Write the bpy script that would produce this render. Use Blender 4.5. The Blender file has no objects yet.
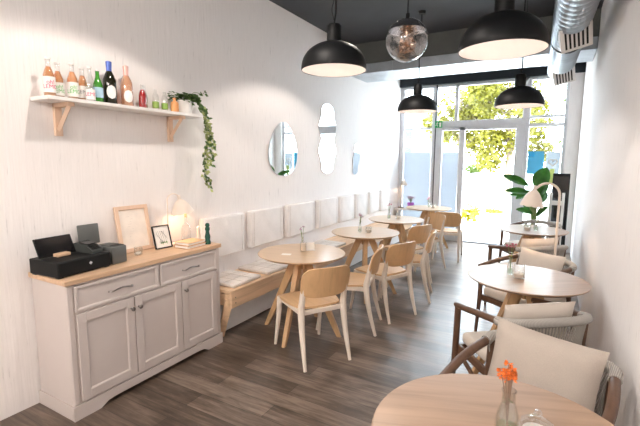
import bpy, bmesh, math, random
from mathutils import Vector, Matrix, Euler
random.seed(7)
PI = math.pi
S = bpy.context.scene
COL = S.collection
R = math.radians

# ------------------------------------------------------------------ materials
def _mat(name):
    m = bpy.data.materials.new(name); m.use_nodes = True
    nt = m.node_tree; b = nt.nodes['Principled BSDF']
    return m, nt, b

def _coord(nt, scale=(1, 1, 1), rot=(0, 0, 0), kind='Object'):
    tc = nt.nodes.new('ShaderNodeTexCoord'); mp = nt.nodes.new('ShaderNodeMapping')
    mp.inputs['Scale'].default_value = scale; mp.inputs['Rotation'].default_value = rot
    nt.links.new(tc.outputs[kind], mp.inputs['Vector'])
    return mp.outputs['Vector']

def _noise(nt, vec, scale=5, detail=4, rough=.55, dist=0):
    n = nt.nodes.new('ShaderNodeTexNoise')
    n.inputs['Scale'].default_value = scale; n.inputs['Detail'].default_value = detail
    n.inputs['Roughness'].default_value = rough; n.inputs['Distortion'].default_value = dist
    nt.links.new(vec, n.inputs['Vector'])
    return n.outputs['Fac']

def _ramp(nt, fac, stops):
    r = nt.nodes.new('ShaderNodeValToRGB'); e = r.color_ramp.elements
    while len(e) < len(stops): e.new(.5)
    for k, (p, c) in enumerate(stops):
        e[k].position = p; e[k].color = (*c, 1) if len(c) == 3 else c
    nt.links.new(fac, r.inputs['Fac'])
    return r.outputs['Color']

def _bump(nt, b, fac, strength=.2, dist=.01):
    n = nt.nodes.new('ShaderNodeBump'); n.inputs['Strength'].default_value = strength
    n.inputs['Distance'].default_value = dist
    nt.links.new(fac, n.inputs['Height']); nt.links.new(n.outputs['Normal'], b.inputs['Normal'])

def plain(name, c, rough=.5, metal=0, var=.06, nscale=14, bump=0, spec=.5):
    m, nt, b = _mat(name)
    v = _coord(nt); f = _noise(nt, v, nscale, 3)
    lo = tuple(max(0, x * (1 - var)) for x in c); hi = tuple(min(1, x * (1 + var)) for x in c)
    nt.links.new(_ramp(nt, f, [(.3, lo), (.7, hi)]), b.inputs['Base Color'])
    b.inputs['Roughness'].default_value = rough; b.inputs['Metallic'].default_value = metal
    b.inputs['Specular IOR Level'].default_value = spec
    if bump: _bump(nt, b, f, bump, .004)
    return m

def wood(name, c, axis='x', rough=.42, contrast=.22, fine=60):
    m, nt, b = _mat(name)
    s = {'x': (.9, fine * .25, fine * .25), 'y': (fine * .25, .9, fine * .25), 'z': (fine * .25, fine * .25, .9)}[axis]
    v = _coord(nt, s); f = _noise(nt, v, 1.6, 6, .6, .6)
    lo = tuple(x * (1 - contrast) for x in c); hi = tuple(min(1, x * (1 + contrast * .6)) for x in c)
    nt.links.new(_ramp(nt, f, [(.28, lo), (.5, c), (.75, hi)]), b.inputs['Base Color'])
    b.inputs['Roughness'].default_value = rough
    _bump(nt, b, f, .06, .002)
    return m

def fabric(name, c, scale=260, rough=.92, var=.07):
    m, nt, b = _mat(name)
    v = _coord(nt); f = _noise(nt, v, scale, 2); g = _noise(nt, v, 6, 3)
    mx = nt.nodes.new('ShaderNodeMath'); mx.operation = 'ADD'
    nt.links.new(f, mx.inputs[0]); nt.links.new(g, mx.inputs[1])
    hf = nt.nodes.new('ShaderNodeMath'); hf.operation = 'MULTIPLY'; hf.inputs[1].default_value = .5
    nt.links.new(mx.outputs[0], hf.inputs[0])
    lo = tuple(x * (1 - var) for x in c); hi = tuple(min(1, x * (1 + var)) for x in c)
    nt.links.new(_ramp(nt, hf.outputs[0], [(.35, lo), (.65, hi)]), b.inputs['Base Color'])
    b.inputs['Roughness'].default_value = rough; b.inputs['Specular IOR Level'].default_value = .2
    _bump(nt, b, f, .15, .002)
    return m

def emis(name, c, strength):
    m, nt, b = _mat(name)
    b.inputs['Base Color'].default_value = (*c, 1)
    b.inputs['Emission Color'].default_value = (*c, 1); b.inputs['Emission Strength'].default_value = strength
    return m

def thin_glass(name, tint=(1, 1, 1), refl=.10, rough=.02, edge=.45):
    m, nt, b = _mat(name); nt.nodes.remove(b)
    out = nt.nodes['Material Output']
    tr = nt.nodes.new('ShaderNodeBsdfTransparent'); tr.inputs['Color'].default_value = (*tint, 1)
    gl = nt.nodes.new('ShaderNodeBsdfGlossy'); gl.inputs['Roughness'].default_value = rough
    lw = nt.nodes.new('ShaderNodeLayerWeight'); lw.inputs['Blend'].default_value = .25
    mr = nt.nodes.new('ShaderNodeMapRange'); mr.inputs['To Min'].default_value = refl * .5; mr.inputs['To Max'].default_value = edge
    nt.links.new(lw.outputs['Facing'], mr.inputs['Value'])
    mx = nt.nodes.new('ShaderNodeMixShader')
    nt.links.new(mr.outputs[0], mx.inputs['Fac']); nt.links.new(tr.outputs[0], mx.inputs[1]); nt.links.new(gl.outputs[0], mx.inputs[2])
    nt.links.new(mx.outputs[0], out.inputs['Surface'])
    return m

def liquid(name, c, fac=.55):
    m, nt, b = _mat(name); out = nt.nodes['Material Output']
    b.inputs['Base Color'].default_value = (*c, 1); b.inputs['Roughness'].default_value = .08
    tr = nt.nodes.new('ShaderNodeBsdfTransparent'); tr.inputs['Color'].default_value = (*c, 1)
    mx = nt.nodes.new('ShaderNodeMixShader'); mx.inputs['Fac'].default_value = fac
    nt.links.new(tr.outputs[0], mx.inputs[1]); nt.links.new(b.outputs[0], mx.inputs[2]); nt.links.new(mx.outputs[0], out.inputs['Surface'])
    return m

def film(name, c, opaque=.6):
    m, nt, b = _mat(name); nt.nodes.remove(b); out = nt.nodes['Material Output']
    tr = nt.nodes.new('ShaderNodeBsdfTransparent'); tl = nt.nodes.new('ShaderNodeBsdfTranslucent'); df = nt.nodes.new('ShaderNodeBsdfDiffuse')
    v = _coord(nt); f = _noise(nt, v, 2.2, 3)
    col = _ramp(nt, f, [(.3, tuple(x * .93 for x in c)), (.7, c)])
    nt.links.new(col, tl.inputs['Color']); nt.links.new(col, df.inputs['Color'])
    a = nt.nodes.new('ShaderNodeMixShader'); a.inputs['Fac'].default_value = .3
    nt.links.new(tl.outputs[0], a.inputs[1]); nt.links.new(df.outputs[0], a.inputs[2])
    mx = nt.nodes.new('ShaderNodeMixShader'); mx.inputs['Fac'].default_value = opaque
    nt.links.new(tr.outputs[0], mx.inputs[1]); nt.links.new(a.outputs[0], mx.inputs[2]); nt.links.new(mx.outputs[0], out.inputs['Surface'])
    return m

def leaf_mat(name, c, var=.35, trans=.35):
    m, nt, b = _mat(name); out = nt.nodes['Material Output']
    v = _coord(nt); f = _noise(nt, v, 9, 3)
    col = _ramp(nt, f, [(.3, tuple(x * (1 - var) for x in c)), (.7, tuple(min(1, x * (1 + var)) for x in c))])
    nt.links.new(col, b.inputs['Base Color']); b.inputs['Roughness'].default_value = .45
    tl = nt.nodes.new('ShaderNodeBsdfTranslucent'); nt.links.new(col, tl.inputs['Color'])
    mx = nt.nodes.new('ShaderNodeMixShader'); mx.inputs['Fac'].default_value = trans
    nt.links.new(b.outputs[0], mx.inputs[1]); nt.links.new(tl.outputs[0], mx.inputs[2]); nt.links.new(mx.outputs[0], out.inputs['Surface'])
    return m

def wall_mat(name, c):
    m, nt, b = _mat(name)
    v = _coord(nt, (22, 22, .9)); f = _noise(nt, v, 1.5, 5, .65, .4)
    v2 = _coord(nt, (60, 60, 5)); g = _noise(nt, v2, 1.1, 3, .6)
    col = _ramp(nt, g, [(.25, tuple(x * .70 for x in c)), (.35, tuple(x * .96 for x in c)), (.7, c)])
    nt.links.new(col, b.inputs['Base Color'])
    b.inputs['Roughness'].default_value = .75; b.inputs['Specular IOR Level'].default_value = .3
    _bump(nt, b, f, .30, .012)
    return m

def floor_mat():
    m, nt, b = _mat('dark_wood_planks')
    v = _coord(nt)
    br = nt.nodes.new('ShaderNodeTexBrick')
    br.inputs['Color1'].default_value = (.15, .15, .15, 1); br.inputs['Color2'].default_value = (.85, .85, .85, 1)
    br.inputs['Mortar'].default_value = (0, 0, 0, 1); br.inputs['Scale'].default_value = 1
    br.inputs['Mortar Size'].default_value = .0015; br.inputs['Brick Width'].default_value = 1.35; br.inputs['Row Height'].default_value = .145
    br.offset = .37
    nt.links.new(v, br.inputs['Vector'])
    v2 = _coord(nt, (1.4, 16, 1)); f = _noise(nt, v2, 2.2, 7, .65, .8)
    v3 = _coord(nt, (.8, 2.6, 1)); g = _noise(nt, v3, 2.0, 4, .6)
    a = nt.nodes.new('ShaderNodeMix'); a.data_type = 'FLOAT'; a.inputs[0].default_value = .30
    nt.links.new(f, a.inputs[2]); nt.links.new(br.outputs['Color'], a.inputs[3])
    a2 = nt.nodes.new('ShaderNodeMix'); a2.data_type = 'FLOAT'; a2.inputs[0].default_value = .35
    nt.links.new(a.outputs[0], a2.inputs[2]); nt.links.new(g, a2.inputs[3])
    col = _ramp(nt, a2.outputs[0], [(.33, (.026, .017, .011)), (.47, (.095, .065, .047)), (.61, (.23, .175, .135))])
    mm = nt.nodes.new('ShaderNodeMix'); mm.data_type = 'RGBA'; mm.blend_type = 'MIX'
    nt.links.new(br.outputs['Fac'], mm.inputs[0]); nt.links.new(col, mm.inputs[6]); mm.inputs[7].default_value = (.02, .016, .013, 1)
    nt.links.new(mm.outputs[2], b.inputs['Base Color'])
    rr = nt.nodes.new('ShaderNodeMapRange'); rr.inputs['To Min'].default_value = .26; rr.inputs['To Max'].default_value = .42
    b.inputs['Specular IOR Level'].default_value = .8
    nt.links.new(f, rr.inputs['Value']); nt.links.new(rr.outputs[0], b.inputs['Roughness'])
    _bump(nt, b, f, .10, .003)
    return m

M = dict(
    wall=wall_mat('white_wall', (.86, .825, .81)),
    wallr=wall_mat('white_wall_warm', (.86, .825, .81)),
    ceil=plain('charcoal_ceiling', (.034, .037, .044), .7, var=.25, nscale=1.2),
    beam=plain('dark_olive_beam', (.085, .092, .086), .6, var=.15, nscale=3),
    header=plain('black_header', (.012, .018, .024), .55),
    floor=floor_mat(),
    cab=plain('cabinet_white', (.58, .52, .495), .45, var=.02, nscale=3),
    oak=wood('light_oak_y', (.61, .41, .265), 'y', .4),
    oakx=wood('light_oak_x', (.66, .44, .26), 'x', .32),
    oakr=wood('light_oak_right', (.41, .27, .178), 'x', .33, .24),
    oakt=wood('light_oak_table', (.60, .42, .265), 'x', .28, .14),
    seatw=wood('chair_plywood', (.67, .44, .245), 'y', .42, .15),
    backw=wood('chair_back_plywood', (.65, .41, .215), 'z', .42, .15),
    leg=wood('whitewashed_wood', (.80, .71, .62), 'z', .5, .08),
    legt=wood('table_leg_oak', (.60, .38, .20), 'z', .45),
    pine=wood('bench_pine', (.72, .50, .32), 'y', .5),
    walnut=wood('walnut', (.125, .065, .038), 'z', .42, .3),
    rope=None,
    cream=fabric('cream_cushion', (.62, .56, .50)),
    pillow=fabric('greige_pillow', (.47, .415, .365)),
    mat=fabric('seat_mat', (.68, .63, .59), 90, var=.16),
    pad=fabric('wall_pad', (.82, .785, .765), 120),
    black=plain('black_plastic', (.005, .0055, .006), .5, spec=.25),
    blackm=plain('black_enamel', (.006, .0068, .008), .5, spec=.3),
    screen=plain('black_screen', (.004, .004, .005), .12),
    grey=plain('grey_plastic', (.105, .11, .105), .5),
    greyd=plain('dark_grey_plastic', (.045, .05, .048), .45),
    white=plain('white_paint', (.80, .78, .76), .45, var=.02),
    dome_in=plain('dome_white', (.78, .72, .69), .5, var=.02),
    alu=plain('silver_frame', (.66, .67, .70), .45, 0, var=.03),
    alud=plain('dark_gasket', (.05, .05, .06), .5),
    chrome=plain('chrome', (.85, .86, .88), .08, 1, var=.02),
    mirror=plain('mirror_silver', (.88, .91, .92), .015, 1, var=.0),
    duct=plain('galvanised', (.42, .46, .50), .33, .9, var=.15, nscale=5),
    steel=plain('handle_steel', (.22, .20, .19), .3, .9),
    shade=plain('lamp_cream', (.80, .70, .61), .5, var=.02),
    brass=plain('copper_foil', (.62, .42, .30), .25, 1, var=.25, nscale=30, bump=.6),
    glass=thin_glass('window_glass', (.96, .98, .98), .08, .01, .35),
    vase=thin_glass('vase_glass', (.975, .985, .985), .16, .03, .6),
    film=film('frosted_film', (.36, .375, .40), .97),
    film2=film('blue_poster', (.12, .27, .34), .98),
    film3=film('pale_poster', (.36, .38, .395), .972),
    wax=plain('wax', (.80, .66, .55), .5),
    paper=plain('paper', (.86, .82, .77), .7, var=.03),
    sketch=plain('sketch_paper', (.85, .77, .69), .6, var=.08, nscale=9),
    leaf=leaf_mat('leaf_green', (.06, .22, .03), .35),
    ivy=leaf_mat('ivy_green', (.09, .17, .045), .5),
    ivyl=leaf_mat('ivy_variegated', (.45, .50, .20), .35),
    treeleaf=leaf_mat('tree_leaf', (.145, .135, .008), .45, .4),
    treeleaf2=leaf_mat('tree_leaf_green', (.07, .11, .012), .45, .4),
    yellow=leaf_mat('yellow_leaf', (.28, .25, .01), .2, .4),
    bark=plain('bark', (.16, .12, .09), .9, var=.3),
    stemg=plain('stem_green', (.20, .26, .08), .6),
    twig=plain('twig', (.30, .20, .14), .7),
    orange=plain('orange_petals', (.80, .22, .045), .6, var=.25, nscale=60),
    pink=plain('pink_petals', (.62, .20, .27), .6, var=.25, nscale=60),
    mauve=plain('mauve_petals', (.42, .22, .30), .6, var=.25, nscale=60),
    purple=plain('purple_pot', (.40, .12, .50), .5),
    pepper=plain('green_lacquer', (.012, .075, .05), .25),
    lemon=liquid('peach_lemonade', (.90, .54, .30), .5),
    rose=liquid('rose_wine', (.93, .60, .40), .5),
    red=liquid('red_drink', (.45, .02, .02), .8),
    greenglass=liquid('green_glass', (.10, .42, .06), .6),
    wine=plain('dark_wine_glass', (.016, .016, .008), .08),
    orangeb=plain('orange_drink', (.72, .33, .13), .3),
    bluefoil=plain('blue_foil', (.10, .16, .50), .35, .3),
    pinkfoil=plain('pink_foil', (.75, .45, .40), .35, .3),
    label=plain('bottle_label', (.85, .83, .80), .6, var=.02),
    bluelabel=plain('blue_label', (.45, .66, .80), .6),
    txtpink=plain('pink_print', (.70, .05, .16), .6), txtgreen=plain('green_print', (.06, .42, .06), .6),
    txtgrey=plain('grey_print', (.25, .26, .28), .6),
    signg=plain('exit_green', (.01, .36, .10), .5),
    pave=plain('pale_paving', (.70, .67, .62), .8, var=.08, nscale=2),
    road=plain('pale_asphalt', (.55, .55, .54), .85, var=.08, nscale=2),
    kerb=plain('kerb_stone', (.24, .25, .24), .8),
    facade=plain('pale_facade', (.40, .41, .43), .8, var=.04, nscale=1),
    fwin=plain('facade_window', (.03, .07, .12), .3),
    fblue=plain('blue_facade', (.05, .13, .19), .6),
    lime=plain('lime_board', (.55, .66, .20), .6),
    bulb=emis('warm_bulb', (1.0, .70, .42), 32),
    bulbp=emis('pendant_bulb', (1.0, .92, .84), 12),
    lawn=plain('lawn', (.28, .36, .06), .9, var=.3, nscale=5),
)
def rope_mat():
    m, nt, b = _mat('grey_rope')
    v = _coord(nt); w = nt.nodes.new('ShaderNodeTexWave'); w.wave_type = 'BANDS'; w.bands_direction = 'X'
    w.inputs['Scale'].default_value = 45; w.inputs['Distortion'].default_value = .6
    nt.links.new(v, w.inputs['Vector'])
    nt.links.new(_ramp(nt, w.outputs['Fac'], [(.1, (.33, .31, .285)), (.8, (.50, .475, .44))]), b.inputs['Base Color'])
    b.inputs['Roughness'].default_value = .9
    _bump(nt, b, w.outputs['Fac'], .5, .004)
    return m
M['rope'] = rope_mat()
M['ropedark'] = fabric('strand_rope', (.40, .375, .34), 200)
M['bracketw'] = wood('bracket_wood', (.74, .53, .39), 'z', .5, .1)

# ------------------------------------------------------------------ mesh builder
class MB:
    def __init__(self): self.bm = bmesh.new()
    def _xf(self, verts, mat):
        if mat is not None: bmesh.ops.transform(self.bm, matrix=mat, verts=verts)
    def box(self, c, s, bevel=0, seg=2, mat=None):
        r = bmesh.ops.create_cube(self.bm, size=1, matrix=Matrix.Translation(c) @ Matrix.Diagonal((*s, 1)))
        vs = r['verts']
        if bevel:
            es = list({e for v in vs for e in v.link_edges})
            r2 = bmesh.ops.bevel(self.bm, geom=es, offset=bevel, segments=seg, affect='EDGES', profile=.5)
            vs = list({v for f in r2['faces'] for v in f.verts} | {v for v in vs if v.is_valid})
            # include the flat faces' verts
        self._xf(vs, mat); return self
    def tube(self, pts, rad, segs=10, flat=1.0, closed=False):
        pts = [Vector(p) for p in pts]; n = len(pts)
        if not hasattr(rad, '__len__'): rad = [rad] * n
        rings = []; up = None
        for i, p in enumerate(pts):
            if closed: t = (pts[(i + 1) % n] - pts[i - 1]).normalized()
            else: t = (pts[min(i + 1, n - 1)] - pts[max(i - 1, 0)]).normalized()
            if up is None:
                a = Vector((0, 0, 1)) if abs(t.z) < .9 else Vector((1, 0, 0))
                up = (a - t * a.dot(t)).normalized()
            else:
                up = (up - t * up.dot(t)).normalized()
            sd = t.cross(up)
            rings.append([self.bm.verts.new(p + (up * math.cos(2 * PI * k / segs) + sd * math.sin(2 * PI * k / segs) * flat) * rad[i]) for k in range(segs)])
        for i in range(n - 1 + (1 if closed else 0)):
            a, b = rings[i], rings[(i + 1) % n]
            for k in range(segs):
                self.bm.faces.new((a[k], a[(k + 1) % segs], b[(k + 1) % segs], b[k]))
        if not closed:
            self.bm.faces.new(rings[0][::-1]); self.bm.faces.new(rings[-1])
        return self
    def lathe(self, prof, segs=32, c=(0, 0, 0), mat=None):
        """prof: list of (r, z); r=0 makes a pole"""
        rings = []; vs = []
        for r, z in prof:
            if r < 1e-6: ring = [self.bm.verts.new((c[0], c[1], c[2] + z))]
            else: ring = [self.bm.verts.new((c[0] + r * math.cos(2 * PI * k / segs), c[1] + r * math.sin(2 * PI * k / segs), c[2] + z)) for k in range(segs)]
            rings.append(ring); vs += ring
        for a, b in zip(rings, rings[1:]):
            for k in range(segs):
                k2 = (k + 1) % segs
                if len(a) == 1 and len(b) == 1: continue
                if len(a) == 1: self.bm.faces.new((a[0], b[k2], b[k]))
                elif len(b) == 1: self.bm.faces.new((a[k], a[k2], b[0]))
                else: self.bm.faces.new((a[k], a[k2], b[k2], b[k]))
        self._xf(vs, mat); return self
    def prism(self, outline, h, mat=None):
        """outline in local xy, extruded along +z by h"""
        a = [self.bm.verts.new((x, y, 0)) for x, y in outline]; b = [self.bm.verts.new((x, y, h)) for x, y in outline]
        n = len(a)
        self.bm.faces.new(a[::-1]); self.bm.faces.new(b)
        for k in range(n): self.bm.faces.new((a[k], a[(k + 1) % n], b[(k + 1) % n], b[k]))
        self._xf(a + b, mat); return self
    def sheet(self, fn, nu, nv, thick=0):
        """fn(u,v) for u,v in 0..1 -> (point) ; thick: makes a closed slab along the normals"""
        g = [[Vector(fn(i / nu, j / nv)) for j in range(nv + 1)] for i in range(nu + 1)]
        top = [[self.bm.verts.new(p) for p in row] for row in g]
        for i in range(nu):
            for j in range(nv): self.bm.faces.new((top[i][j], top[i + 1][j], top[i + 1][j + 1], top[i][j + 1]))
        if thick:
            bot = []
            for i in range(nu + 1):
                row = []
                for j in range(nv + 1):
                    du = g[min(i + 1, nu)][j] - g[max(i - 1, 0)][j]; dv = g[i][min(j + 1, nv)] - g[i][max(j - 1, 0)]
                    nn = du.cross(dv); nn = nn.normalized() if nn.length > 1e-9 else Vector((0, 0, 1))
                    row.append(self.bm.verts.new(g[i][j] - nn * thick))
                bot.append(row)
            for i in range(nu):
                for j in range(nv): self.bm.faces.new((bot[i][j], bot[i][j + 1], bot[i + 1][j + 1], bot[i + 1][j]))
            for i in range(nu):
                self.bm.faces.new((top[i][0], bot[i][0], bot[i + 1][0], top[i + 1][0])); self.bm.faces.new((top[i][nv], top[i + 1][nv], bot[i + 1][nv], bot[i][nv]))
            for j in range(nv):
                self.bm.faces.new((top[0][j], top[0][j + 1], bot[0][j + 1], bot[0][j])); self.bm.faces.new((top[nu][j], bot[nu][j], bot[nu][j + 1], top[nu][j + 1]))
        return self
    def pillow(self, w, h, t, n=14, mat=None, pinch=.05):
        vs = []
        for sgn in (1, -1):
            g = []
            for i in range(n + 1):
                row = []
                for j in range(n + 1):
                    u = -1 + 2 * i / n; v = -1 + 2 * j / n
                    x = u * (1 - pinch * (1 - abs(v) ** 2) ) * w / 2; y = v * (1 - pinch * (1 - abs(u) ** 2)) * h / 2
                    z = sgn * t / 2 * (max(0, (1 - u ** 4) * (1 - v ** 4))) ** .55
                    row.append(self.bm.verts.new((x, y, z)))
                g.append(row); vs += row
            for i in range(n):
                for j in range(n):
                    q = (g[i][j], g[i + 1][j], g[i + 1][j + 1], g[i][j + 1])
                    self.bm.faces.new(q if sgn > 0 else q[::-1])
        self._xf(vs, mat); bmesh.ops.remove_doubles(self.bm, verts=self.bm.verts, dist=1e-5); return self
    def leaf(self, p, d, up, L, W, fold=.25):
        p, d, up = Vector(p), Vector(d).normalized(), Vector(up)
        sd = d.cross(up).normalized(); up = sd.cross(d)
        a = self.bm.verts.new(p); b = self.bm.verts.new(p + d * L - up * L * .12)
        m = self.bm.verts.new(p + d * L * .5 - up * W * fold)
        l = self.bm.verts.new(p + d * L * .45 + sd * W / 2); r = self.bm.verts.new(p + d * L * .45 - sd * W / 2)
        self.bm.faces.new((a, m, l)); self.bm.faces.new((l, m, b)); self.bm.faces.new((a, r, m)); self.bm.faces.new((r, b, m))
        return self
    def build(self, name, mat, parent=None, smooth=True, angle=40):
        bmesh.ops.recalc_face_normals(self.bm, faces=self.bm.faces)
        me = bpy.data.meshes.new(name); self.bm.to_mesh(me); self.bm.free()
        me.materials.append(mat)
        if smooth:
            for p in me.polygons: p.use_smooth = True
            try: me.set_sharp_from_angle(angle=R(angle))
            except Exception: pass
        o = bpy.data.objects.new(name, me); COL.objects.link(o)
        if parent is not None: o.parent = parent
        return o

def tag(o, label=None, cat=None, group=None, kind=None):
    if label: o['label'] = label
    if cat: o['category'] = cat
    if group: o['group'] = group
    if kind: o['kind'] = kind
    return o
def thing(name, label, cat, loc=(0, 0, 0), rz=0, group=None, kind=None):
    o = bpy.data.objects.new(name, None); COL.objects.link(o)
    o.location = loc; o.rotation_euler = (0, 0, rz); o.empty_display_size = .1
    return tag(o, label, cat, group, kind)
def dup(root, loc, rz, label, group=None):
    def cp(o, par):
        c = o.copy(); COL.objects.link(c); c.parent = par
        for ch in KIDS(o): cp(ch, c)
        return c
    r = cp(root, None); r.location = loc; r.rotation_euler = (0, 0, rz); r['label'] = label
    if group: r['group'] = group
    return r
def KIDS(o): return [x for x in list(bpy.data.objects) if x.parent == o]
def facing(fx, fy): return math.atan2(fy, fx) - PI / 2      # local +y points along (fx, fy)
def arc(pts, n=6):
    """Catmull-Rom through pts"""
    P = [Vector(p) for p in pts]; P = [P[0] * 2 - P[1]] + P + [P[-1] * 2 - P[-2]]; out = []
    for i in range(1, len(P) - 2):
        for k in range(n):
            t = k / n; a, b, c, d = P[i - 1], P[i], P[i + 1], P[i + 2]
            out.append(.5 * ((2 * b) + (c - a) * t + (2 * a - 5 * b + 4 * c - d) * t * t + (3 * b - a - 3 * c + d) * t ** 3))
    out.append(P[-2]); return out
def lerp(a, b, t): return a + (b - a) * t
def rad_interp(keys, n):
    out = []
    for i in range(n):
        t = i / (n - 1) * (len(keys) - 1); k = min(int(t), len(keys) - 2); out.append(lerp(keys[k], keys[k + 1], t - k))
    return out
def text_mesh(txt, size, mat, name, parent, place, bend=None):
    """flat lettering; place: Matrix; bend: radius of the cylinder it wraps"""
    cu = bpy.data.curves.new(name, 'FONT'); cu.body = txt; cu.size = size; cu.align_x = 'CENTER'; cu.align_y = 'CENTER'; cu.space_line = .8
    tmp = bpy.data.objects.new(name + '_tmp', cu); COL.objects.link(tmp)
    dg = bpy.context.evaluated_depsgraph_get(); me = bpy.data.meshes.new_from_object(tmp.evaluated_get(dg))
    bpy.data.objects.remove(tmp); bpy.data.curves.remove(cu)
    if bend:
        for v in me.vertices:
            a = v.co.x / bend; v.co = Vector((bend * math.cos(a), bend * math.sin(a), v.co.y))
    me.transform(place); me.name = name; me.materials.clear(); me.materials.append(mat)
    o = bpy.data.objects.new(name, me); COL.objects.link(o); o.parent = parent
    return o

W, YB, HC = 3.18, 8.38, 3.318
# ------------------------------------------------------------------ setting
def struct(name, mb, mat, label, cat='wall', smooth=False):
    return tag(mb.build(name, mat, smooth=smooth), label, cat, kind='structure')
struct('floor', MB().box((W / 2, 2.9, -.06), (W + .4, 11.2, .12)), M['floor'], 'dark brown wooden plank floor running through the cafe', 'floor')
struct('wall_left', MB().box((-.08, 2.9, 1.7), (.16, 11.2, 3.7)), M['wall'], 'long white rough plastered wall behind the bench and shelf')
struct('wall_right', MB().box((W + .08, 2.9, 1.7), (.16, 11.2, 3.7)).box((W - .10, YB - .02, 1.66), (.20, .14, 3.32)), M['wallr'], 'long white rough plastered wall beside the armchairs')
struct('wall_back', MB().box((W / 2, -2.7, 1.7), (W + .4, .16, 3.7)), M['wall'], 'white wall at the inner end of the cafe')
struct('ceiling', MB().box((W / 2, 2.9, HC + .07), (W + .4, 11.4, .14)), M['ceil'], 'charcoal painted ceiling over the cafe', 'ceiling')
struct('trim_1', MB().box((W / 2, 6.2, 3.17), (W, .7, .296)), M['beam'], 'dark olive concrete beam crossing below the ceiling', 'beam')
struct('trim_2', MB().box((W / 2, 8.36, 3.19), (W, .2, .256)), M['header'], 'black header beam over the shop window', 'beam')

# storefront ------------------------------------------------------
FZ = 3.062
def frame(name, parent, rects, mat=M['alu'], dep=.07, y=YB):
    b = MB()
    for x0, x1, z0, z1 in rects: b.box(((x0 + x1) / 2, y, (z0 + z1) / 2), (x1 - x0, dep, z1 - z0), .006, 1)
    return b.build(name, mat, parent, smooth=False)
def pane(name, parent, x0, x1, z0, z1, mat=M['glass'], y=YB, th=.008):
    return MB().box(((x0 + x1) / 2, y, (z0 + z1) / 2), (x1 - x0, th, z1 - z0)).build(name, mat, parent, smooth=False)
w1 = thing('window_1', 'tall shop window with frosted lower film, left of the glass door', 'window', (0, 0, 0), kind='structure')
frame('window_frame', w1, [(.0, .09, 0, FZ), (.66, .72, 0, FZ), (.09, .66, 0, .12), (.09, .66, 2.21, 2.25), (.09, .66, FZ - .05, FZ)])
frame('gasket', w1, [(.72, .745, 0, FZ)], M['alud'], .05)
pane('pane', w1, .09, .66, .12, 2.21); pane('pane', w1, .09, .66, 2.25, FZ - .05)
pane('frosted_film', w1, .10, .65, .13, 1.76, M['film'], YB - .008, .002)
w2 = thing('window_2', 'strip of transom glass above the glass door', 'window', (0, 0, 0), kind='structure')
frame('window_frame', w2, [(.745, 2.34, 2.245, 2.365), (1.09, 1.15, 2.365, FZ), (.745, 2.34, FZ - .05, FZ), (2.28, 2.34, 2.365, FZ)])
pane('pane', w2, .745, 1.09, 2.365, FZ - .05); pane('pane', w2, 1.15, 2.28, 2.365, FZ - .05)
d1 = thing('door_1', 'open glass shop door with frosted side panel', 'door', (0, 0, 0), kind='structure')
frame('door_frame', d1, [(.745, .87, 0, 2.245), (1.20, 1.30, 0, 2.245), (2.19, 2.34, 0, 2.245), (.87, 1.20, 0, .12), (.87, 2.19, 2.18, 2.245)], dep=.09)
pane('side_pane', d1, .87, 1.20, .12, 2.18)
pane('frosted_film', d1, .88, 1.19, .13, 1.76, M['film'], YB - .008, .002)
frame('threshold', d1, [(1.30, 2.19, 0, .018)], M['alud'], .12)
# open leaf swung outward along the right jamb
lf = MB()
for y0, y1, z0, z1 in ((8.44, 8.52, .02, 2.17), (9.22, 9.30, .02, 2.17), (8.52, 9.22, .02, .12), (8.52, 9.22, 2.07, 2.17)):
    lf.box((2.20, (y0 + y1) / 2, (z0 + z1) / 2), (.045, y1 - y0, z1 - z0))
lf = lf.build('door_leaf', M['alu'], d1, smooth=False)
MB().box((2.20, 8.87, 1.095), (.008, .70, 1.95)).build('leaf_pane', M['glass'], lf, smooth=False)
MB().tube(arc([(2.16, 9.24, .95), (2.12, 9.24, .97), (2.12, 9.24, 1.25), (2.16, 9.24, 1.27)]), .012, 8).build('door_handle', M['chrome'], lf)
w3 = thing('window_3', 'tall shop window with posters, right of the glass door', 'window', (0, 0, 0), kind='structure')
frame('window_frame', w3, [(2.34, 2.40, 0, FZ), (2.93, 2.98, 0, FZ), (2.40, 2.93, 0, .12), (2.40, 2.93, 2.355, 2.40), (2.40, 2.93, 2.20, 2.26), (2.40, 2.93, FZ - .05, FZ)])
pane('pane', w3, 2.40, 2.93, .12, 2.20); pane('pane', w3, 2.40, 2.93, 2.26, 2.355); pane('pane', w3, 2.40, 2.93, 2.40, FZ - .05)

def poster(name, label, x0, x1, z0, z1, mat):
    o = MB().box(((x0 + x1) / 2, YB - .014, (z0 + z1) / 2), (x1 - x0, .003, z1 - z0)).build(name, mat, smooth=False)
    return tag(o, label, 'poster')
pb = poster('window_poster', 'light blue poster with a dark blue corner on the right shop window', 2.41, 2.67, 1.36, 1.77, M['film2'])
MB().box((2.465, YB - .018, 1.72), (.10, .002, .09)).build('blue_patch', plain('deep_blue_print', (.02, .33, .62), .5), pb, smooth=False)
pw = poster('heart_poster', 'pale poster with a beige heart wreath on the right shop window', 2.70, 2.92, 1.36, 1.76, M['film3'])
hp = []
for k in range(28):
    t = 2 * PI * k / 28
    hp.append((2.81 + .0042 * 16 * math.sin(t) ** 3, YB - .018, 1.575 + .0042 * (13 * math.cos(t) - 5 * math.cos(2 * t) - 2 * math.cos(3 * t) - math.cos(4 * t))))
MB().tube(hp, .008, 6, closed=True).build('heart_wreath', plain('wreath_beige', (.50, .40, .30), .7), pw)
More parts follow.
